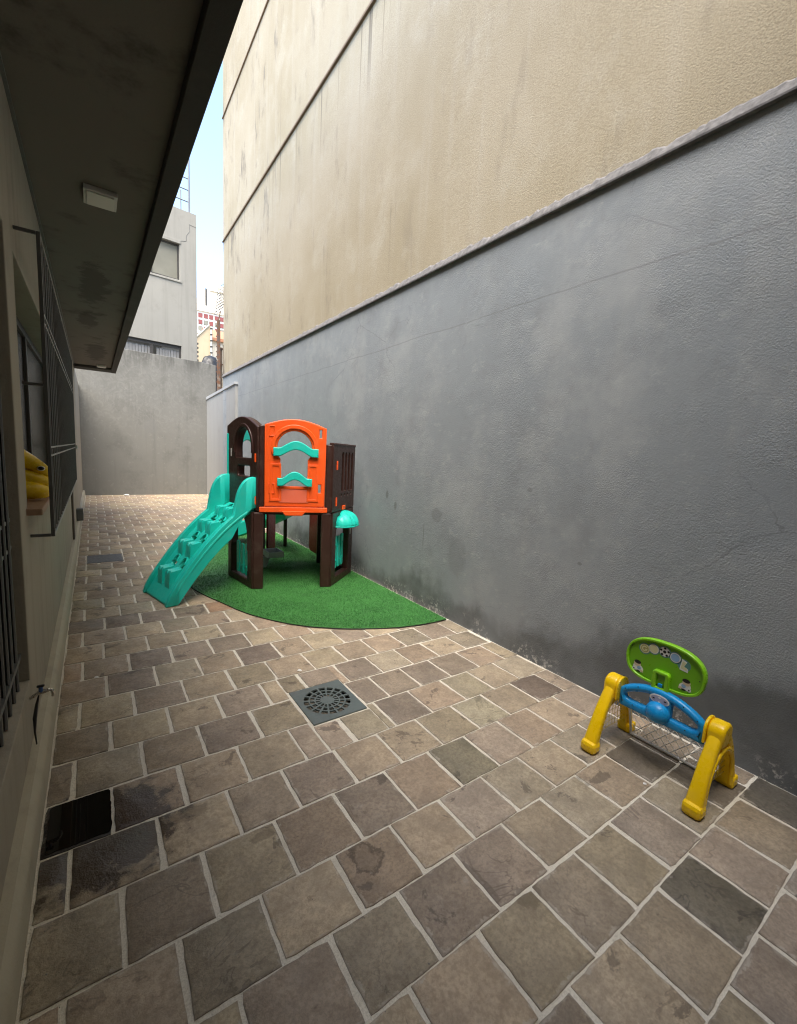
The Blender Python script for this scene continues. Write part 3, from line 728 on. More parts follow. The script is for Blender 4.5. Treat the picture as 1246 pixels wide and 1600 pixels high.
# grit swept along the joints and the foot of the walls
rg = random.Random(21); gv, gf = [], []
while len(gv) < 6 * 900:
    if rg.random() < .5: x = WX(2) - .02 - abs(rg.gauss(0, .06)); y = rg.uniform(.3, 3.3)
    elif rg.random() < .4: x = -.225 + abs(rg.gauss(0, .05)); y = rg.uniform(.8, 9)
    else: x = rg.uniform(-.2, 3.0); y = rg.uniform(.5, 8)
    if in_turf(x, y): continue
    r = rg.uniform(.001, .0032); z = .0065; b = len(gv)
    for d in ((1, 0, 0), (-.8, .2, 0), (0, 1.1, 0), (0, -.9, 0), (.1, 0, 1), (0, 0, -1)): gv.append((x + r * d[0] * rg.uniform(.7, 1.4), y + r * d[1] * rg.uniform(.7, 1.4), z + r * d[2] * .7))
    for a, c, d in ((0, 2, 4), (2, 1, 4), (1, 3, 4), (3, 0, 4), (2, 0, 5), (1, 2, 5), (3, 1, 5), (0, 3, 5)): gf.append((b + a, b + c, b + d))
tag(link('grit', pyd(gv, gf), 'mortar'), kind='stuff')

# ------------------------------------------------------------------ artificial turf
tf = thing('turf_mat', (2.2, 6.0, 0), 'half-round green artificial turf mat laid against the grey wall under the play tower', 'turf')
def smooth_poly(P, n=4):
    out = []
    for i in range(len(P) - 1):
        p0 = Vector(P[max(i - 1, 0)]); p1 = Vector(P[i]); p2 = Vector(P[i + 1]); p3 = Vector(P[min(i + 2, len(P) - 1)])
        for k in range(n):
            t = k / n
            out.append(tuple(.5 * ((2 * p1) + (p2 - p0) * t + (2 * p0 - 5 * p1 + 4 * p2 - p3) * t * t + (3 * p1 - p0 - 3 * p2 + p3) * t ** 3)))
    out.append(tuple(P[-1])); return out
TP = smooth_poly(TURF)
link('backing', panel([(2.2 + (x - 2.2) * .9985, 6.05 + (y - 6.05) * .9985) for x, y in TP], [], .010, .001, Matrix.Translation((0, 0, .0125)), 0), 'black', tf)
link('pile_base', panel([(2.2 + (x - 2.2) * .9983, 6.05 + (y - 6.05) * .9983) for x, y in TP], [], .004, .0005, Matrix.Translation((0, 0, .0205)), 0), 'turf', tf)
rg = random.Random(3); gv, gf = [], []
cnt = 0
while cnt < 60000:
    x = rg.uniform(.88, 3.05); y = rg.uniform(3.33, 8.76)
    if y > 6 and rg.random() < .55: continue
    if not in_turf(x, y) or x > WX(y) - .015: continue
    h = rg.uniform(.008, .016); a = rg.uniform(0, 6.283); w = rg.uniform(.0022, .0036)
    lx = rg.gauss(0, .006) + .004; ly = rg.gauss(0, .006)
    b = len(gv); ca, sa = math.cos(a) * w, math.sin(a) * w
    gv += [(x - ca, y - sa, .0215), (x + ca, y + sa, .0215), (x + lx, y + ly, .0215 + h)]; gf.append((b, b + 1, b + 2)); cnt += 1
bl = link('blades', pyd(gv, gf), 'turf', tf); tag(bl, kind='stuff')

# ------------------------------------------------------------------ play tower
TZ = .024
V = [Vector(p) for p in ((1.544, 5.197), (2.399, 4.889), (2.942, 5.374), (2.846, 6.089), (1.991, 6.397), (1.447, 5.912))]
TC = Vector((2.195, 5.643))
pt = thing('play_tower', (TC.x, TC.y, 0), 'brown and orange hexagonal plastic play tower with turquoise climbing ramp', 'play tower')
def side(a, b, off=0.):
    u = (b - a).normalized(); n_ = Vector((u.y, -u.x))
    if n_.dot((a + b) / 2 - TC) < 0: n_ = -n_
    o = a + n_ * off
    return frame((o.x, o.y, 0), (u.x, u.y, 0), (0, 0, 1), (n_.x, n_.y, 0)), (b - a).length
def sbox(F, x0, x1, z0, z1, d0, d1, bev=.006): return box(x0, x1, z0, z1, d0, d1, bev, F)

# front (orange) side: V0-V1
F, L = side(V[0], V[1])
hole = arc(.46, 1.735, .20, .20, 0, 180, 18) + [(.26, 1.665), (.297, 1.60), (.297, 1.265), (.613, 1.265), (.613, 1.60), (.66, 1.665)]
outer = [(.115, 1.035), (.825, 1.035), (.83, 1.985)] + [(.83 - .715 * t, 1.985 + .085 * math.sin(math.pi * t) + .01 * t) for t in [i / 14 for i in range(1, 14)]] + [(.115, 1.995)]
small = [[(.745, 1.87), (.775, 1.87), (.775, 1.965), (.745, 1.965)], [(.735, 1.21), (.775, 1.21), (.775, 1.31), (.735, 1.31)]]
fp = link('front_panel', panel(outer, [hole] + small, .06, .012, F @ Matrix.Translation((0, 0, .0))), 'orange', pt)
rim = arc(.46, 1.735, .275, .275, -18, 198, 26) + arc(.46, 1.735, .225, .225, 198, -18, 26)
link('arch_moulding', panel(rim, [], .02, .008, F @ Matrix.Translation((0, 0, .036))), 'orange', fp)
for a, b in ((.155, .335), (.585, .765)):
    link('side_rib', panel([(a + .02, 1.10), (b - .02, 1.10), (b - .03, 1.55), (a + .03, 1.55)], [[(a + .045, 1.13), (b - .045, 1.13), (b - .055, 1.52), (a + .055, 1.52)]], .012, .005, F @ Matrix.Translation((0, 0, .033))), 'orange', fp)
for a, z in ((.165, 1.19), (.165, 1.86)):
    link('socket_frame', panel([(a, z), (a + .07, z), (a + .07, z + .125), (a, z + .125)], [[(a + .012, z + .012), (a + .058, z + .012), (a + .058, z + .113), (a + .012, z + .113)]], .010, .004, F @ Matrix.Translation((0, 0, .032))), 'orange', fp)
link('kick_panel', sbox(F, .285, .625, 1.085, 1.245, .026, .037, .004), 'pink', fp)
link('sill_bar', sbox(F, .28, .63, 1.25, 1.285, .0, .045, .008), 'orange', fp)
def slat(u0, u1, ze, rise, hgt, d):
    top = [(u0 + (u1 - u0) * t, ze + hgt + rise * math.sin(math.pi * max(0, min(1, (t - .14) / .72))) ** 1.3) for t in [i / 24 for i in range(25)]]
    bot = [(u0 + (u1 - u0) * t, ze + rise * .95 * math.sin(math.pi * max(0, min(1, (t - .14) / .72))) ** 1.3) for t in [i / 24 for i in range(24, -1, -1)]]
    return panel(bot[::-1] + top[::-1], [], .035, .010, F @ Matrix.Translation((0, 0, d)))
link('slat', slat(.215, .735, 1.635, .085, .10, .055), 'teal', fp); link('slat', slat(.262, .665, 1.285, .08, .095, .062), 'teal', fp)
link('ledge', sbox(F, .06, .86, .965, 1.03, -.03, .032, .008), 'orange', pt)
tb = [(.36, .93), (.56, .93), (.60, .985), (.32, .985)]
link('tab', panel(tb, [], .04, .008, F @ Matrix.Translation((0, 0, .04))), 'orange', pt)
# corner posts facing the front
link('post', sbox(F, -.005, .112, TZ, .962, -.055, .022, .012), 'brown', pt)
link('post', sbox(F, .795, L + .005, TZ, .962, -.055, .022, .012), 'brown', pt)
link('corner_cap', sbox(F, .055, .113, .972, 1.985, -.06, .026, .012), 'brown', pt)
link('corner_cap', sbox(F, .832, L + .02, .972, 1.80, -.06, .026, .012), 'brown', pt)

# left side V5-V0: arched brown panel above, framed opening below
V0u = V[0] + (V[1] - V[0]).normalized() * .07
F, L = side(V[5], V0u)
outer = [(-.01, .975), (L, .975), (L, 1.96)] + [(L - L * t, 1.96 + .115 * math.sin(math.pi * t) ** 1.1 + .03 * t) for t in [i / 16 for i in range(1, 16)]] + [(-.01, 1.985)]
hole = [(.225, 1.595), (.60, 1.595)] + [(.6 - .01 * math.sin(0) if False else (.415 + .195 * math.cos(rad(a))), 1.70 + .255 * math.sin(rad(a))) for a in range(0, 181, 10)]
hole2 = rrect(.30, .125, .025); hole2 = [(x + .42, y + 1.435) for x, y in hole2]
up = link('arched_panel', panel(outer, [hole, hole2], .10, .014, F @ Matrix.Translation((0, 0, -.015))), 'brown', pt)
rimo = [(.415 + .245 * math.cos(rad(a)), 1.70 + .305 * math.sin(rad(a))) for a in range(-10, 191, 10)]
rimi = [(.415 + .205 * math.cos(rad(a)), 1.70 + .265 * math.sin(rad(a))) for a in range(190, -11, -10)]
link('arch_moulding', panel(rimo + rimi, [], .02, .008, F @ Matrix.Translation((0, 0, .040))), 'brown', up)
for u, z in ((L - .05, 1.60), (L - .05, 1.10)): link('clip', sbox(F, u - .014, u + .014, z - .05, z + .05, .03, .046, .004), 'orange', up)
link('pin', sbox(F, .10, .118, 1.60, 1.70, .034, .040, .002), 'lipm', up)
F, L = side(V[5], V[0])
outer = [(0, TZ), (L, TZ), (L, .962), (0, .962)]
hole = [(.105, .115), (.60, .115), (.60, .46)] + [(.352 + .235 * math.cos(rad(a)), .60 + .32 * math.sin(rad(a))) for a in range(-20, 201, 10)] + [(.105, .46)]
lp = link('framed_panel', panel(outer, [hole], .09, .012, F @ Matrix.Translation((0, 0, -.02))), 'brown', pt)
def pickets(F, u0, n, pw, gap, z0, z1, parent, d=-.02):
    g = link('shutter', sbox(F, u0, u0 + n * pw + (n - 1) * gap, z0 + .09, z0 + .13, d - .012, d + .004, .003), 'teal', parent)
    link('rail', sbox(F, u0 - .03, u0 + n * pw + (n - 1) * gap + .03, z1 - .14, z1 - .10, d - .012, d + .004, .003), 'teal', g)
    for i in range(n):
        a = u0 + i * (pw + gap)
        o = rrect(pw, z1 - z0 - .015 * (i % 2), .02); o = [(x + a + pw / 2, y + (z0 + z1) / 2 - .007 * (i % 2)) for x, y in o]
        link('picket', panel(o, [], .022, .007, F @ Matrix.Translation((0, 0, d + .016))), 'teal', g)
        for zz in (z0 + .11, z1 - .12): link('peg', sbox(F, a + pw / 2 - .012, a + pw / 2 + .012, zz - .012, zz + .012, d + .024, d + .036, .004), 'teal', g)
pickets(F, .21, 3, .085, .045, .135, .54, lp, -.03)
link('pin', sbox(F, .05, .068, .60, .70, .024, .032, .002), 'lipm', lp)
link('base_slot', sbox(F, .60, .645, .10, .22, .018, .027, .003), 'black', lp)

# right side V1-V2: fluted panel above, framed opening with shutter and awning below
F, L = side(V[1], V[2])
outer = [(-.03, .972), (L + .035, .972), (L + .035, 1.805), (-.03, 1.805)]
fl = []
for i in range(4):
    c = .30 + .115 * i
    fl.append([(c - .032, 1.22), (c + .032, 1.22)] + arc(c, 1.68, .032, .04, 0, 180, 8))
dots = [arc(.28 + .11 * i, 1.165, .021, .021, 0, 330, 11) for i in range(4)]
rp = link('fluted_panel', panel(outer, fl + dots, .05, .008, F), 'brown', pt)
link('flute_back', sbox(F, .20, .74, 1.205, 1.76, -.045, -.018, .003), 'brown', rp)
for z in (1.555, 1.10): link('clip', sbox(F, .085, .115, z - .06, z + .05, .02, .034, .004), 'orange', rp)
link('top_rim', sbox(F, -.03, L + .035, 1.795, 1.825, -.032, .034, .008), 'brown', rp)
outer = [(0, TZ), (L + .03, TZ), (L + .03, .965), (0, .965)]
hole = [(.135, .12), (.60, .12), (.60, .46)] + [(.365 + .235 * math.cos(rad(a)), .60 + .30 * math.sin(rad(a))) for a in range(-20, 201, 10)] + [(.135, .46)]
lp = link('framed_panel', panel(outer, [hole], .09, .012, F @ Matrix.Translation((0, 0, -.02))), 'brown', pt)
pickets(F, .16, 3, .075, .04, .215, .645, lp, -.025)
link('clip', sbox(F, .30, .40, .975, 1.03, .026, .042, .005), 'orange', lp)
link('pin', sbox(F, .64, .66, .60, .68, .024, .032, .002), 'lipm', lp)
# awning: scalloped quarter dome
bm = bmesh.new(); gu, gt = 41, 14; rows = []
for j in range(gt + 1):
    t = j / gt; row = []
    for i in range(gu):
        s = i / (gu - 1) * 2 - 1
        scal = .90 + .13 * abs(math.sin(s * math.pi * 2.5))
        w = .245 * (.55 + .45 * math.sin(t * math.pi / 2)) * s
        dep = .20 * math.sin(t * math.pi / 2) * math.sqrt(max(0, 1 - (abs(s) ** 2.6))) * scal + .022
        z = .965 - .185 * (1 - math.cos(t * math.pi / 2)) - .07 * abs(s) ** 3 * (1 - t)
        row.append(bm.verts.new(F @ Vector((.36 + w, z, dep))))
    rows.append(row)
for A, B in zip(rows, rows[1:]):
    for i in range(gu - 1): bm.faces.new((A[i], A[i + 1], B[i + 1], B[i]))
aw = link('awning', from_bm(bm), 'teal', lp, 60)
md = aw.modifiers.new('s', 'SOLIDIFY'); md.thickness = .012
bm = bmesh.new(); b_tube(bm, [F @ Vector((.36 + .25 * (i / 20 * 2 - 1), .773, .19 * math.sqrt(max(0, 1 - abs(i / 20 * 2 - 1) ** 2.6)) * 1.03 + .024)) for i in range(21)], .010, 6)
link('awning_lip', from_bm(bm), 'teal', aw, 60)

# back sides: posts, floor deck, rear arch
for a, b in ((V[2], V[3]), (V[4], V[5])):
    F, L = side(a, b)
    outer = [(0, TZ), (L, TZ), (L, .962), (0, .962)]; hole = [(.09, .10), (L - .09, .10), (L - .09, .88), (.09, .88)]
    link('framed_panel', panel(outer, [hole], .07, .012, F @ Matrix.Translation((0, 0, -.02))), 'brown', pt)
F, L = side(V[3], V[4])
link('post', sbox(F, -.02, .075, TZ, .962, -.06, .015, .012), 'brown', pt); link('post', sbox(F, L - .075, L + .02, TZ, .962, -.06, .015, .012), 'brown', pt)
deck = [(TC.x + (v.x - TC.x) * .93, TC.y + (v.y - TC.y) * .93) for v in V]
link('deck', prism(deck, .93, .968), 'brown', pt)
# turquoise slide hood with orange grips at the back left (V4-V5)
F, L = side(V[4], V[5])
outer = [(.04, .98), (L + .05, .98), (L + .05, 1.88), (L - .06, 1.95), (.20, 1.95), (.04, 1.86)]
hole = [(.17, .985 + .12), (L - .14, .985 + .12), (L - .14, 1.70)] + [(.355 + .20 * math.cos(rad(a)), 1.66 + .16 * math.sin(rad(a))) for a in range(10, 171, 16)] + [(.17, 1.70)]
hd = link('slide_hood', panel(outer, [hole], .05, .012, F @ Matrix.Translation((0, 0, -.01))), 'teal', pt)
for z in (1.80, 1.62):
    link('grip', tube([F @ Vector((.13, z, -.03)), F @ Vector((.15, z - .03, -.10)), F @ Vector((.20, z - .10, -.10)), F @ Vector((.16, z - .14, -.03))], .018, 8), 'orange', hd, 60)

# two saloon doors hanging at the back, maroon
for (a, dirv) in ((V[4] + Vector((.10, -.02)), Vector((.28, .40))), (V[3] + Vector((-.03, .03)), Vector((.02, .42)))):
    u = dirv.normalized(); nn = Vector((u.y, -u.x))
    Fd = frame((a.x, a.y, 0), (u.x, u.y, 0), (0, 0, 1), (nn.x, nn.y, 0))
    link('door', panel([(.01, .13), (.36, .13), (.40, .20), (.40, .74), (.30, .80), (.01, .80)], [], .03, .010, Fd), 'maroon', pt)
# grey sink tray on the left inner side
bm = bmesh.new()
for x0, x1, y0, y1, z0, z1 in ((1.98, 2.20, 5.95, 6.25, .19, .205), (1.98, 1.995, 5.95, 6.25, .206, .27), (2.185, 2.20, 5.95, 6.25, .206, .27), (1.996, 2.184, 5.95, 5.965, .206, .27), (1.996, 2.184, 6.235, 6.25, .206, .27)):
    b_box(bm, x0, x1, y0, y1, z0, z1, .003)
tr = link('sink_tray', from_bm(bm), 'tray', pt)
link('bracket', panel([(1.95, .03), (1.99, .03), (2.06, .188), (1.95, .188)], [], .02, .004, frame((0, 6.1, 0), (1, 0, 0), (0, 0, 1), (0, -1, 0))), 'tray', tr)

# climbing ramp on the left side
Bm = Vector((.515, 5.325)); Tm = Vector((1.500, 5.555)); d2 = (Tm - Bm); RL = d2.length; d2 = d2.normalized(); l2 = Vector((d2.y, -d2.x))   # l2: towards the camera side
HWD = .355
def rz(s):                                   # height of the climbing bed along its run
    t = max(0, min(1, s / RL)); return TZ * 0 + .035 + 1.00 * (1.58 * t - .58 * t * t) - .02
def rp3(s, lat, z): p = Bm + d2 * s + l2 * lat; return Vector((p.x, p.y, z))
ramp = None
bm = bmesh.new(); NSx, NLx = 84, 40; grid = []
foots = [(.17, -1), (.17, 1), (.395, -1), (.395, 1), (.62, -1), (.62, 1), (.83, -1), (.83, 1)]
def in_hole(s, lat):
    for fs, sd in foots:
        c = .105 * sd - .01; ss = fs + .085
        if ((s - ss) / .05) ** 2 + ((lat - c) / .052) ** 2 < 1: return True
    return False
for i in range(NSx + 1):
    s = RL * i / NSx; grid.append([bm.verts.new(rp3(s, -(HWD - .04) + 2 * (HWD - .04) * j / NLx, rz(s))) for j in range(NLx + 1)])
for i in range(NSx):
    for j in range(NLx):
        s = RL * (i + .5) / NSx; lat = -(HWD - .04) + 2 * (HWD - .04) * (j + .5) / NLx
        if not in_hole(s, lat): bm.faces.new((grid[i][j], grid[i][j + 1], grid[i + 1][j + 1], grid[i + 1][j]))
for v in list(bm.verts):
    if not v.link_faces: bm.verts.remove(v)
ramp = link('climbing_ramp', from_bm(bm), 'teal', pt, 50)
md = ramp.modifiers.new('s', 'SOLIDIFY'); md.thickness = .045; md.offset = -1 if ramp.data.polygons[0].normal.z > 0 else 1
def rail(sd):
    bm = bmesh.new(); secs = []
    n = 46
    for i in range(n + 1):
        s = RL * i / n - .015 + (.03 * i / n)
        t = i / n; zb = max(.0075, rz(s) - .17); zt = rz(s) + .085
        if t < .06: zt = rz(s) + .02 + .065 * math.sqrt(max(0, 1 - ((.06 - t) / .06) ** 2))
        wing = 0 if t < .73 else math.sqrt(max(0, 1 - max(0, (.95 - t) / .22) ** 2))
        zt = zt + (1.375 - zt) * wing
        if t > .70: zb = zb + (1.0 - zb) * min(1, (t - .70) / .24)
        li, lo = (HWD - .055) * sd, HWD * sd
        mid = (li + lo) / 2; bw_ = .012
        secs.append([rp3(s, lo, zb + bw_), rp3(s, lo, zt - bw_), rp3(s, lo - bw_ * sd, zt), rp3(s, li + bw_ * sd, zt), rp3(s, li, zt - bw_), rp3(s, li, zb + bw_), rp3(s, li + bw_ * sd, zb), rp3(s, lo - bw_ * sd, zb)])
    b_loft(bm, secs); return from_bm(bm)
for sd in (1, -1):
    r_ = link('side_rail', rail(sd), 'teal', ramp, 50)
    bm = bmesh.new(); secs = []
    for i in range(31):
        s = RL * (.08 + .80 * i / 30); z = rz(s) + .0
        secs.append([rp3(s, (HWD + .006) * sd, z - .012), rp3(s, (HWD + .006) * sd, z + .012), rp3(s, (HWD - .004) * sd, z + .024), rp3(s, (HWD - .004) * sd, z - .024)])
    b_loft(bm, secs); link('rail_rib', from_bm(bm), 'teal', r_, 50)
for fs, sd in foots:                          # moulded footholds: level tread, upright riser
    c = .105 * sd - .01; z = rz(fs); dz = .075
    bm = bmesh.new()
    p = [(fs - .085, rz(fs - .085) - .01), (fs - .075, z + dz - .02), (fs - .06, z + dz), (fs + .02, z + dz + .005), (fs + .055, rz(fs + .055) + .012), (fs + .06, rz(fs + .06) - .02)]
    secs = []
    for lat, k in ((-.062, .93), (-.052, 1), (-.018, 1.0), (0, .86), (.018, 1.0), (.052, 1), (.062, .93)):
        secs.append([rp3(s, c + lat, rz(s) - .02 + (zz - rz(s) + .02) * k) for s, zz in p])
    b_loft(bm, secs); link('foothold', from_bm(bm), 'teal', ramp, 35)
    ring = [rp3(fs + .085 + .052 * math.sin(a), c + .054 * math.cos(a), rz(fs + .085 + .052 * math.sin(a)) + .010) for a in [math.pi * k / 10 for k in range(11)]]
    link('hand_hold', tube(ring, .012, 6), 'teal', ramp, 60)

# curved slide leaving the back of the tower
ctrl = [Vector(p) for p in ((2.42, 6.30, .98), (2.52, 6.55, .93), (2.62, 6.95, .76), (2.60, 7.40, .52), (2.38, 7.80, .30), (2.05, 8.05, .16), (1.78, 8.18, .11))]
cp = []
for i in range(len(ctrl) - 1):
    p0, p1, p2, p3 = ctrl[max(i - 1, 0)], ctrl[i], ctrl[i + 1], ctrl[min(i + 2, len(ctrl) - 1)]
    for k in range(6):
        t = k / 6; cp.append(.5 * ((2 * p1) + (p2 - p0) * t + (2 * p0 - 5 * p1 + 4 * p2 - p3) * t * t + (3 * p1 - p0 - 3 * p2 + p3) * t ** 3))
cp.append(ctrl[-1])
bm = bmesh.new(); secs = []
for i, p in enumerate(cp):
    d = (cp[min(i + 1, len(cp) - 1)] - cp[max(i - 1, 0)]); s_ = Vector((d.y, -d.x, 0)).normalized()
    prof = [(-.25, .20), (-.225, .205), (-.20, .03), (-.12, 0), (.12, 0), (.20, .03), (.225, .205), (.25, .20), (.235, -.01), (.13, -.045), (-.13, -.045), (-.235, -.01)]
    secs.append([p + s_ * a + Vector((0, 0, b)) for a, b in prof])
b_loft(bm, secs); sl = link('slide', from_bm(bm), 'teal', pt, 50)
link('support_post', tube([(2.76, 7.42, TZ), (2.76, 7.42, .62)], .034, 8), 'brown', sl, 60)
link('foot_block', prism([(1.70, 8.0), (1.95, 7.92), (2.03, 8.22), (1.78, 8.32)], TZ, .10), 'teal', sl)

# ------------------------------------------------------------------ toy goal by the wall
gl = thing('toy_goal', (2.60, 1.02, 0), 'yellow and blue toy soccer goal with a green basketball backboard', 'toy goal')
YN, YF = .745, 1.300
def strut(path, ws, ts, y, lean=0):
    """tapered moulded strut in the x-z plane; ws = width along y, ts = thickness"""
    bm = bmesh.new(); secs = []
    for i, (x, z) in enumerate(path):
        a = path[max(i - 1, 0)]; b = path[min(i + 1, len(path) - 1)]
        d = Vector((b[0] - a[0], 0, b[1] - a[1])).normalized(); nn = Vector((d.z, 0, -d.x))
        w, t = ws[i], ts[i]
        secs.append([Vector((x, y, z)) + Vector((0, 1, 0)) * p + nn * q for p, q in rrect(w, t, min(w, t) * .32)])
    b_loft(bm, secs); return from_bm(bm)
for y, sd in ((YN, -1), (YF, 1)):
    lg = link('leg', strut([(2.395, .03), (2.405, .08), (2.435, .16), (2.48, .25), (2.53, .325), (2.57, .375)], [.082, .078, .07, .066, .062, .06], [.062, .056, .05, .05, .055, .06], y), 'yellow', gl, 40)
    link('rear_strut', strut([(2.805, .03), (2.795, .08), (2.77, .16), (2.73, .25), (2.68, .325), (2.63, .375)], [.072, .068, .062, .06, .06, .058], [.05, .046, .044, .045, .05, .055], y), 'yellow', lg, 40)
    # inner arch web between the struts
    bm = bmesh.new(); n = 22; secs = []
    for i in range(n + 1):
        a = math.pi * i / n
        ox, oz = 2.60 - .185 * math.cos(a), .04 + .29 * math.sin(a) ** .8
        ix, iz = 2.60 - .155 * math.cos(a), .04 + .235 * math.sin(a) ** .8
        secs.append([(ox, y - .014 * 1, oz), (ox, y + .014, oz), (ix, y + .020, iz), (ix, y - .020, iz)])
    b_loft(bm, secs); link('arch_web', from_bm(bm), 'yellow', lg, 35)
    if sd < 0:
        bm = bmesh.new(); b_tube(bm, [(2.60 - .170 * math.cos(math.pi * (i / 20)), y - .026, .035 + .262 * math.sin(math.pi * (i / 20)) ** .8) for i in range(21)], .013, 8)
        link('arch_ridge', from_bm(bm), 'yellow', lg, 60)
    link('foot', box(2.352, 2.436, y - .046, y + .046, .0075, .078, .022), 'yellow', lg); link('foot', box(2.765, 2.845, y - .044, y + .044, .0075, .07, .014), 'yellow', lg)
    # rounded knuckle that clamps the crossbar
    kp = [(x, z) for x, z in ([(-.062, -.055), (.062, -.055)] + arc(0, .015, .062, .052, 0, 180, 10))]
    link('knuckle', panel([(a, b + .375) for a, b in kp], [], .078, .016, frame((2.595, y, 0), (1, 0, 0), (0, 0, 1), (0, -1, 0))), 'yellow', lg)
    yi = y - sd * .046
    link('knuckle_ring', panel([(a * 1.05, b * 1.05 + .375) for a, b in kp], [], .014, .005, frame((2.595, yi, 0), (1, 0, 0), (0, 0, 1), (0, -1, 0))), 'yellow', lg)
    link('button', box(2.526, 2.536, y - .012, y + .012, .335, .352, .003), 'blue', lg)
# crossbar
W0, W1 = YN + .054, YF - .054; YM = (W0 + W1) / 2; HWc = (W1 - W0) / 2
FG = frame((2.575, YM, 0), (0, -1, 0), (0, 0, 1), (-1, 0, 0))
top = [(HWc * (1 - 2 * t), .395 + .085 * math.sin(math.pi * t) ** .75) for t in [i / 28 for i in range(29)]]
outer = [(-HWc, .288), (HWc, .288)] + top
def moon(s):
    lo = [(s * x, .343) for x in (.060, .10, .14, .165)] + [(s * .185, .350), (s * .192, .362), (s * .188, .376)]
    hi = [(s * x, .343 + .092 * math.cos(x / .232 * 1.5708) ** .8 + .0) for x in (.170, .150, .125, .10, .075, .060)]
    p = lo + hi
    return p if s > 0 else p[::-1]
cb = link('crossbar', panel(outer, [moon(1), moon(-1)], .052, .020, FG, 4), 'blue', gl)
link('ball_boss', sphere((2.545, YM, .355), (.056, .062, .058), 24, 16), 'blue', cb, 60)
st = link('emblem', panel(arc(0, .428, .052, .027, 0, 352, 36), [], .002, .0004, FG @ Matrix.Translation((0, 0, .0275)), 0), 'sticker_white', cb)
link('emblem_print', panel(arc(0, .428, .044, .021, 0, 352, 36), [], .001, .0002, FG @ Matrix.Translation((0, 0, .0292)), 0), 'sticker_grey', st)
for a, b in ((-.03, .428), (.03, .430), (0, .440), (0, .416)): link('emblem_mark', panel(arc(a, b, .007, .004, 0, 330, 9), [], .0008, .0001, FG @ Matrix.Translation((0, 0, .0303)), 0), 'ink' if b > .42 and a else 'sticker_white', st)
for a, b in ((-.19, .405), (-.12, .447), (.12, .447), (.19, .405), (-.14, .325), (.14, .325), (-.2, .325), (.2, .325)):
    link('screw', panel(arc(a, b, .0035, .0035, 0, 330, 9), [], .001, .0002, FG @ Matrix.Translation((0, 0, .0262)), 0), 'ink', cb)
# backboard
FB = frame((2.600, YM + .018, 0), (0, -1, 0), (0, 0, 1), (-1, 0, 0)) @ Matrix.Rotation(rad(0), 4, 'X')
def board(k):
    out = []
    for i in range(64):
        a = 2 * math.pi * i / 64; c, s = math.cos(a), math.sin(a)
        ex = 2.5 if s > 0 else 3.4
        x = abs(c) ** (2 / ex) * math.copysign(1, c); y = abs(s) ** (2 / ex) * math.copysign(1, s)
        out.append((.208 * k * x * (1 - .05 * max(0, -y)), .605 + (.140 if y > 0 else .122) * (k if k == 1 else 1 - (1 - k) * 1.5) * y))
    return out
bb = link('backboard', panel(board(1), [board(.93)], .040, .012, FB, 3), 'green', gl)
link('board_face', panel(board(.94), [], .016, .002, FB), 'dgreen', bb)
br_o = [(-.046, .43), (.046, .43), (.046, .555)] + arc(.026, .560, .02, .02, 0, 90, 4) + arc(-.026, .560, .02, .02, 90, 180, 4)
link('bracket', panel(br_o, [[(-.022, .485), (.022, .485), (.022, .560), (-.022, .560)]], .034, .007, FB @ Matrix.Translation((0, 0, .018))), 'green', bb)
link('bracket_back', box(-.03, .03, .475, .57, .008, .020, .002, FB), 'dgreen', bb)
link('clip', box(-.012, .012, .487, .508, .021, .030, .003, FB), 'blue', bb)
def disc(x, z, rx, rz_, m, lvl, nm='sticker', par=None, rot=0, tr=None):
    P_ = tr or arc(0, 0, rx, rz_, 0, 350, 24)
    c, s = math.cos(rad(rot)), math.sin(rad(rot)); P_ = [(x + a * c - b * s, z + a * s + b * c) for a, b in P_]
    return link(nm, panel(P_, [], .0008, .0001, FB @ Matrix.Translation((0, 0, .0085 + lvl * .0009)), 0), m, par or bb)
balls = [(-.110, .668), (-.062, .684), (-.004, .690), (.052, .679), (.098, .655)]
for x, z in balls: disc(x, z, .033, .033, 'sticker_teal', 0)
for i, (x, z) in enumerate(balls[:4]): disc(x, z, .027, .027, ('sticker_cream', 'sticker_white', 'sticker_white', 'sticker_white')[i], 1)
disc(-.110, .668, .021, .021, 'sticker_olive', 2); disc(-.062, .684, .022, .022, 'sticker_cream', 2); disc(.052, .679, .022, .022, 'sticker_blue', 2)
g_ = arc(0, 0, .016, .016, 40, 330, 14) + arc(0, 0, .009, .009, 330, 40, 14)
disc(-.110, .668, 0, 0, 'sticker_cream', 3, 'letter', None, 0, g_); disc(-.105, .665, 0, 0, 'sticker_cream', 4, 'letter', None, 0, [(-.004, -.003), (.010, -.003), (.010, .003), (-.004, .003)])
l_ = [(-.016, .026), (.008, .022), (.002, -.006), (.022, -.010), (.026, -.026), (-.012, -.030)]
disc(.098, .655, 0, 0, 'sticker_white', 1, 'letter', None, -12, [(a * 1.12, b * 1.1) for a, b in l_]); disc(.098, .655, 0, 0, 'sticker_cream', 2, 'letter', None, -12, [(a * .8, b * .8) for a, b in l_])
for k in range(6):
    a = rad(90 + 72 * k); r = 0 if k == 5 else .0205
    disc(-.004 + r * math.cos(a), .690 + r * math.sin(a), .0085 if r == 0 else .0065, .0085 if r == 0 else .006, 'ink', 2, 'ball_patch')
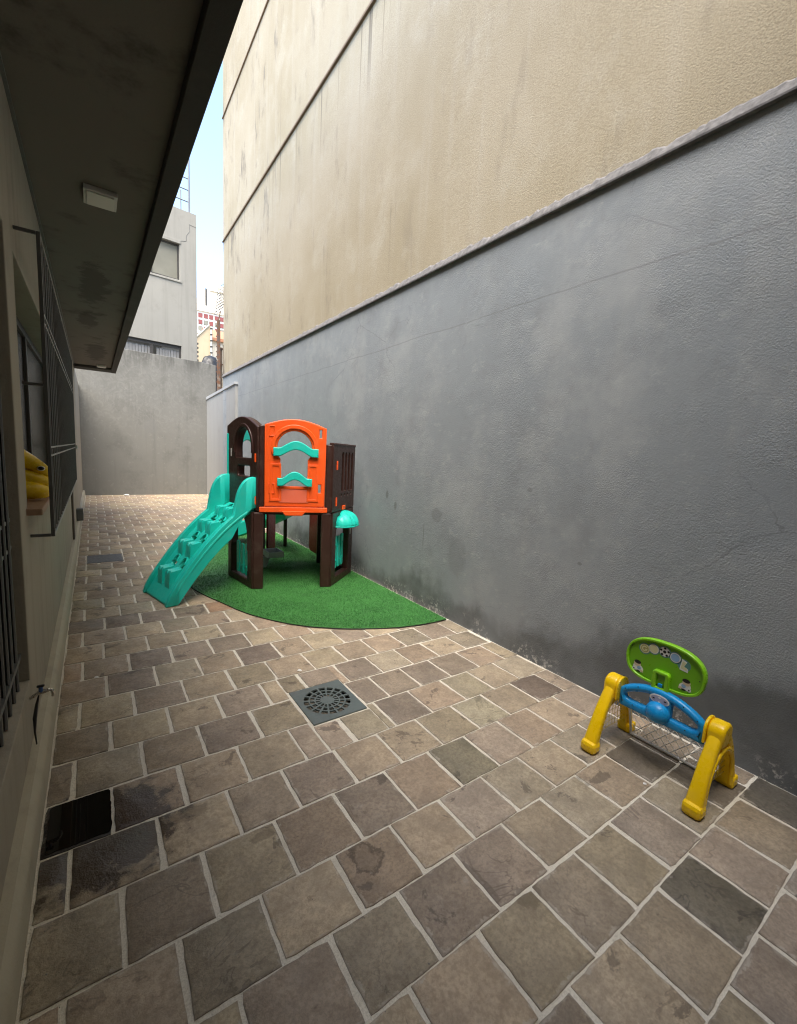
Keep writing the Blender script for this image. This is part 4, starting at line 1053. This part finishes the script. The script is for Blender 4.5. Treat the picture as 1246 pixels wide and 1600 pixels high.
for sx, fl_ in ((-.135, 1), (.115, -1)):         # small printed children kicking a ball
    disc(sx, .540, .030, .022, 'sticker_white', 0, 'sticker', None, -20 * fl_); disc(sx - .006 * fl_, .565, .020, .017, 'sticker_skin', 1)
    disc(sx - .004 * fl_, .575, .019, .011, 'ink', 2); disc(sx + .006 * fl_, .542, .011, .010, 'sticker_blue', 1)
    disc(sx + .022 * fl_, .528, .010, .006, 'sticker_skin', 1, 'sticker', None, -30 * fl_); disc(sx - .022 * fl_, .530, .010, .010, 'sticker_white', 2); disc(sx - .022 * fl_, .530, .004, .004, 'ink', 3); disc(sx + .004 * fl_, .522, .012, .005, 'ink', 2)
for a, b in ((-.18, .66), (-.16, .51), (.18, .60), (.155, .505), (-.06, .727), (.1, .715)): disc(a, b, .003, .003, 'ink', 0, 'screw')
# nets and the white base bar
link('base_bar', tube([(2.770, YN + .05, .022), (2.770, YF - .05, .022)], .0085, 8), 'white', gl, 60)
link('base_bar', tube([(2.770, YF - .050, .022), (2.690, YF - .050, .29)], .0075, 8), 'white', gl, 60); link('base_bar', tube([(2.770, YN + .050, .022), (2.690, YN + .050, .29)], .0075, 8), 'white', gl, 60)
bm = bmesh.new(); n = 13; yA, yB = YN + .055, YF - .055; wN = yB - yA; hN = .28
def np_(a, b):
    t = max(0, min(1, b)); return Vector((2.770 - .085 * t + .02 * math.sin(math.pi * t), yA + wN * a, .025 + .27 * t))
for k in range(-4, 9):
    for sgn in (1, -1):
        p = []
        for i in range(13):
            b = i / 12; a = k / 8 * 1.0 + (sgn * b * .5) + (0 if sgn > 0 else .0)
            if -.001 <= a <= 1.001: p.append(np_(a, b))
        if len(p) > 2: b_tube(bm, p, .0024, 4)
link('net', from_bm(bm), 'netm', gl)
for y in (YN, YF):
    bm = bmesh.new()
    for i in range(1, 9):
        x = 2.45 + .30 * i / 9; c = (x - 2.60) / .155
        zt = .04 + .235 * max(0, 1 - c * c) ** .4
        b_tube(bm, [(x, y, zt * .38), (x + .004, y + .01, zt * .7), (x, y, zt)], .0016, 4)
    for z in (.10, .135, .17, .205, .24):
        c = max(0, 1 - ((z - .04) / .235) ** 2.5) ** .5 * .155
        b_tube(bm, [(2.60 - c, y, z), (2.60, y + .008, z - .004), (2.60 + c, y, z)], .0016, 4)
    link('side_net', from_bm(bm), 'ynet', gl)

# ------------------------------------------------------------------ beyond the far wall
# grey neighbour with roof rail
nb_c = Vector((3.532, 19.5)); th = rad(82.0877); nu = Vector((math.sin(th), math.cos(th)))   # facade runs along nu
nb = thing('neighbour_building', (nb_c.x, nb_c.y, 0), 'weathered pale grey building with one window above the far wall', 'building')
FN = frame((nb_c.x, nb_c.y, 0), (nu.x, nu.y, 0), (0, 0, 1), (nu.y, -nu.x, 0))
def NF(d): return FN @ Matrix.Translation((0, 0, d))
w1 = [(-2.6, 7.90), (-.61, 7.93), (-.61, 9.22), (-2.6, 9.22)]; w2 = [(-3.4, 4.2), (-.585, 4.2), (-.585, 5.52), (-3.4, 5.52)]
link('wall', panel([(-6, -.05), (0, -.05), (0, 10.47), (-6, 10.47)], [w1, w2], .25, .01, NF(-.125)), 'nplaster', nb)
link('wall', box(-6, -.003, -.05, 10.46, -4.3, -4.0, 0, FN), 'nplaster', nb); link('wall', box(-.25, -.002, -.05, 10.46, -3.99, -.255, 0, FN), 'nplaster', nb)
link('roof', box(-6, -.002, 10.30, 10.46, -3.99, -.252, 0, FN), 'nplaster', nb)
wa = link('window', panel(w1, [[(-2.55, 7.96), (-.66, 7.99), (-.66, 9.16), (-2.55, 9.16)]], .05, .004, NF(-.14)), 'frame_dark', nb)
link('pane', box(-1.55, -.665, 7.995, 9.155, -.15, -.142, 0, FN), 'skyglass', wa); link('pane', box(-2.55, -1.57, 7.965, 9.155, -.165, -.157, 0, FN), 'skyglass', wa)
link('mullion', box(-1.57, -1.53, 7.99, 9.158, -.157, -.12, 0, FN), 'frame_dark', wa)
link('sill', box(-2.65, -.56, 7.84, 7.898, -.10, .035, .004, FN), 'nplaster', wa); link('lintel', box(-2.65, -.575, 9.225, 9.34, -.05, .03, .004, FN), 'nplaster', wa)
wb = link('window', panel(w2, [[(-3.35, 4.25), (-1.66, 4.25), (-1.66, 5.40), (-3.35, 5.40)], [(-1.56, 4.25), (-.64, 4.25), (-.64, 5.40), (-1.56, 5.40)]], .06, .004, NF(-.10)), 'frame_dark', nb)
k = 0
x = -3.33
while x < -.66:
    if not (-1.72 < x < -1.52): link('slat', box(x, x + .085, 4.26, 5.34 + .0 * k, -.16 - .012 * (k % 2), -.135 - .012 * (k % 2), .003, FN), 'curtain', wb)
    x += .10; k += 1
link('crack_filler', tube([NF(.001) @ Vector(p) for p in ((0, 10.0, 0), (-.26, 10.03, 0), (-.24, 9.8, 0), (-.36, 9.6, 0), (-.37, 9.4, 0), (-.58, 9.34, 0))], .008, 4), 'bars', nb)
link('penthouse', box(-5, -.62, 10.475, 15.0, -3.6, -1.35, 0, FN), 'nplaster', nb)
rl = link('roof_rail', tube([FN @ Vector((-.22, 10.47, -.12)), FN @ Vector((-.22, 14.6, -.12))], .035, 8), 'railing', nb, 60)
for z in (10.87, 11.28, 11.68): link('rail', tube([FN @ Vector((-3.5, z, -.12)), FN @ Vector((-.23, z, -.12))], .022, 6), 'railing', rl, 60)
for d_ in (-1.1,): link('rail_post', tube([FN @ Vector((-.22, 10.47, d_)), FN @ Vector((-.22, 11.68, d_))], .025, 6), 'railing', rl, 60)
for i in range(7): link('spike', box(.003, .05, 4.75 + .16 * i, 4.82 + .16 * i, -.10, -.02, 0, FN), 'frame_dark', nb)

# rusty post with razor wire coil, boarded fence beside the beige corner
rp_ = thing('fence_post', (3.70, 16.80, 0), 'rusty iron fence post carrying a coil of razor wire beside the beige building', 'fence post')
link('post', box(3.645, 3.745, 16.60, 16.70, 0, 6.05, .004), 'rust', rp_)
link('arm', tube([(3.70, 16.65, 6.05), (3.76, 16.65, 6.35)], .02, 6), 'rust', rp_)
bm = bmesh.new(); p = []
for i in range(9 * 22):
    a = 2 * math.pi * i / 22; t = i / (9 * 22)
    p.append((3.70 + .18 * t + (.12 + .05 * t) * math.cos(a), 16.68 + .30 * math.sin(a), 6.30 + .95 * t + .10 * math.cos(a)))
b_tube(bm, p, .009, 4)
link('razor_coil', from_bm(bm), 'wire', rp_)
for i in range(12): link('barb', box(3.615, 3.644, 16.64, 16.66, 3.95 + .17 * i, 3.99 + .17 * i), 'rust', rp_)
fc = thing('board_fence', (3.85, 16.85, 0), 'tall fence of weathered dark boards between the iron post and the beige building', 'fence')
for i in range(3): link('board', box(3.76 + .13 * i, 3.875 + .13 * i, 16.86, 16.885, 0, 5.20 + .09 * i, .003), 'steelpost', fc)
for z in (4.62, 5.15): link('rail', box(3.75, 4.15, 16.835, 16.859, z - .025, z + .025, .003), 'rust', fc)
tag(link('dark_tarpaulin', sphere((3.82, 18.6, 4.45), (.42, .35, .72), 24, 14), 'bag', None, 40), 'crumpled dark tarpaulin showing above the far wall beside the post', 'tarpaulin')
for o in [bpy.data.objects['dark_tarpaulin']]:
    for v in o.data.vertices: v.co += Vector((noise.noise(v.co * 6), noise.noise(v.co * 6 + Vector((3, 1, 2))), noise.noise(v.co * 5 + Vector((7, 7, 1))))) * .12
    for v in o.data.vertices:
        if v.co.z < 3.9: v.co.z = -.05

# peach gabled house
ph = thing('gabled_house', (6.0, 30.2, 0), 'sunlit peach house with a sloping gable beyond the grey neighbour', 'house')
bm = bmesh.new()
for yy in (30, 34):
    vs = [bm.verts.new(p) for p in ((5.2, yy, -.05), (6.3, yy, -.05), (6.3, yy, 9.0), (6.12, yy, 9.10), (5.2, yy, 8.05))]
    if yy == 30: A = vs
    else: B = vs
bm.faces.new(A); bm.faces.new(B[::-1])
for i in range(5): bm.faces.new((A[i], A[(i + 1) % 5], B[(i + 1) % 5], B[i]))
link('wall', from_bm(bm), 'peach', ph)
link('roof_edge', tube([(5.15, 29.97, 8.03), (6.12, 29.97, 9.13)], .045, 4), 'cream', ph)
link('downpipe', tube([(6.22, 29.95, 0), (6.22, 29.95, 9.0)], .05, 6), 'whitewall', ph)
for i in range(5): link('pipe_clip', box(6.15, 6.29, 29.88, 29.94, 7.45 + .36 * i, 7.53 + .36 * i), 'frame_dark', ph)
rh = thing('tiled_house', (6.8, 33, 0), 'low house with orange roof tiles behind the iron post', 'house')
link('wall', box(6.33, 9.5, 31.0, 35, -.05, 8.5), 'cream', rh)
bm = bmesh.new(); vs = [[bm.verts.new((x, y, z)) for y, z in ((30.8, 8.45), (30.8, 8.62), (33, 9.6), (35.2, 8.5))] for x in (6.31, 9.6)]
for i in range(4): bm.faces.new((vs[0][i], vs[0][(i + 1) % 4], vs[1][(i + 1) % 4], vs[1][i]))
bm.faces.new(vs[0]); bm.faces.new(vs[1][::-1]); link('roof', from_bm(bm), 'terracotta', rh)
# distant apartment blocks
ab = thing('apartment_block', (12.5, 62, 0), 'distant white apartment block with dark red facade panels', 'building')
link('wall', box(9.5, 16, 60.2, 70, -.05, 18.6), 'whitewall', ab)
link('parapet', box(9.4, 16.1, 60.0, 60.19, 18.05, 18.75), 'cream', ab)
for r, z in enumerate((17.3, 16.5, 15.75)):
    for c_ in range(6):
        x = 10.35 + .62 * c_
        if r == 0: link('facade_panel', box(x + .06, x + .54, 60.14, 60.199, z, z + .50), 'redpanel', ab)
        else:
            w_ = link('window', box(x + .06, x + .54, 60.16, 60.199, z, z + .55), 'frame_dark', ab); link('pane', box(x + .10, x + .50, 60.145, 60.159, z + .04, z + .51), 'skyglass' if (c_ + r) % 2 else 'redpanel', w_)
for z in (15.3, 14.2): link('balcony', box(10.2, 15.5, 59.5, 60.13, z, z + .12), 'whitewall', ab)
for c_ in range(4): link('balcony_door', box(10.4 + 1.1 * c_, 11.1 + 1.1 * c_, 60.15, 60.198, 13.6, 15.2), 'glass', ab)
ab2 = thing('apartment_block', (14, 78, 0), 'far cream roof block rising above the white apartment block', 'building')
link('wall', box(14.7, 22, 76, 84, -.05, 25.6), 'cream', ab2); link('roof_room', box(15.6, 20, 75.8, 80, 25.605, 26.6), 'cream', ab2)
link('tank_frame', box(14.95, 15.2, 75.9, 75.99, 23.0, 25.8), 'frame_dark', ab2); link('stair_house', box(14.1, 14.69, 76.2, 79, -.05, 24.6), 'whitewall', ab2)
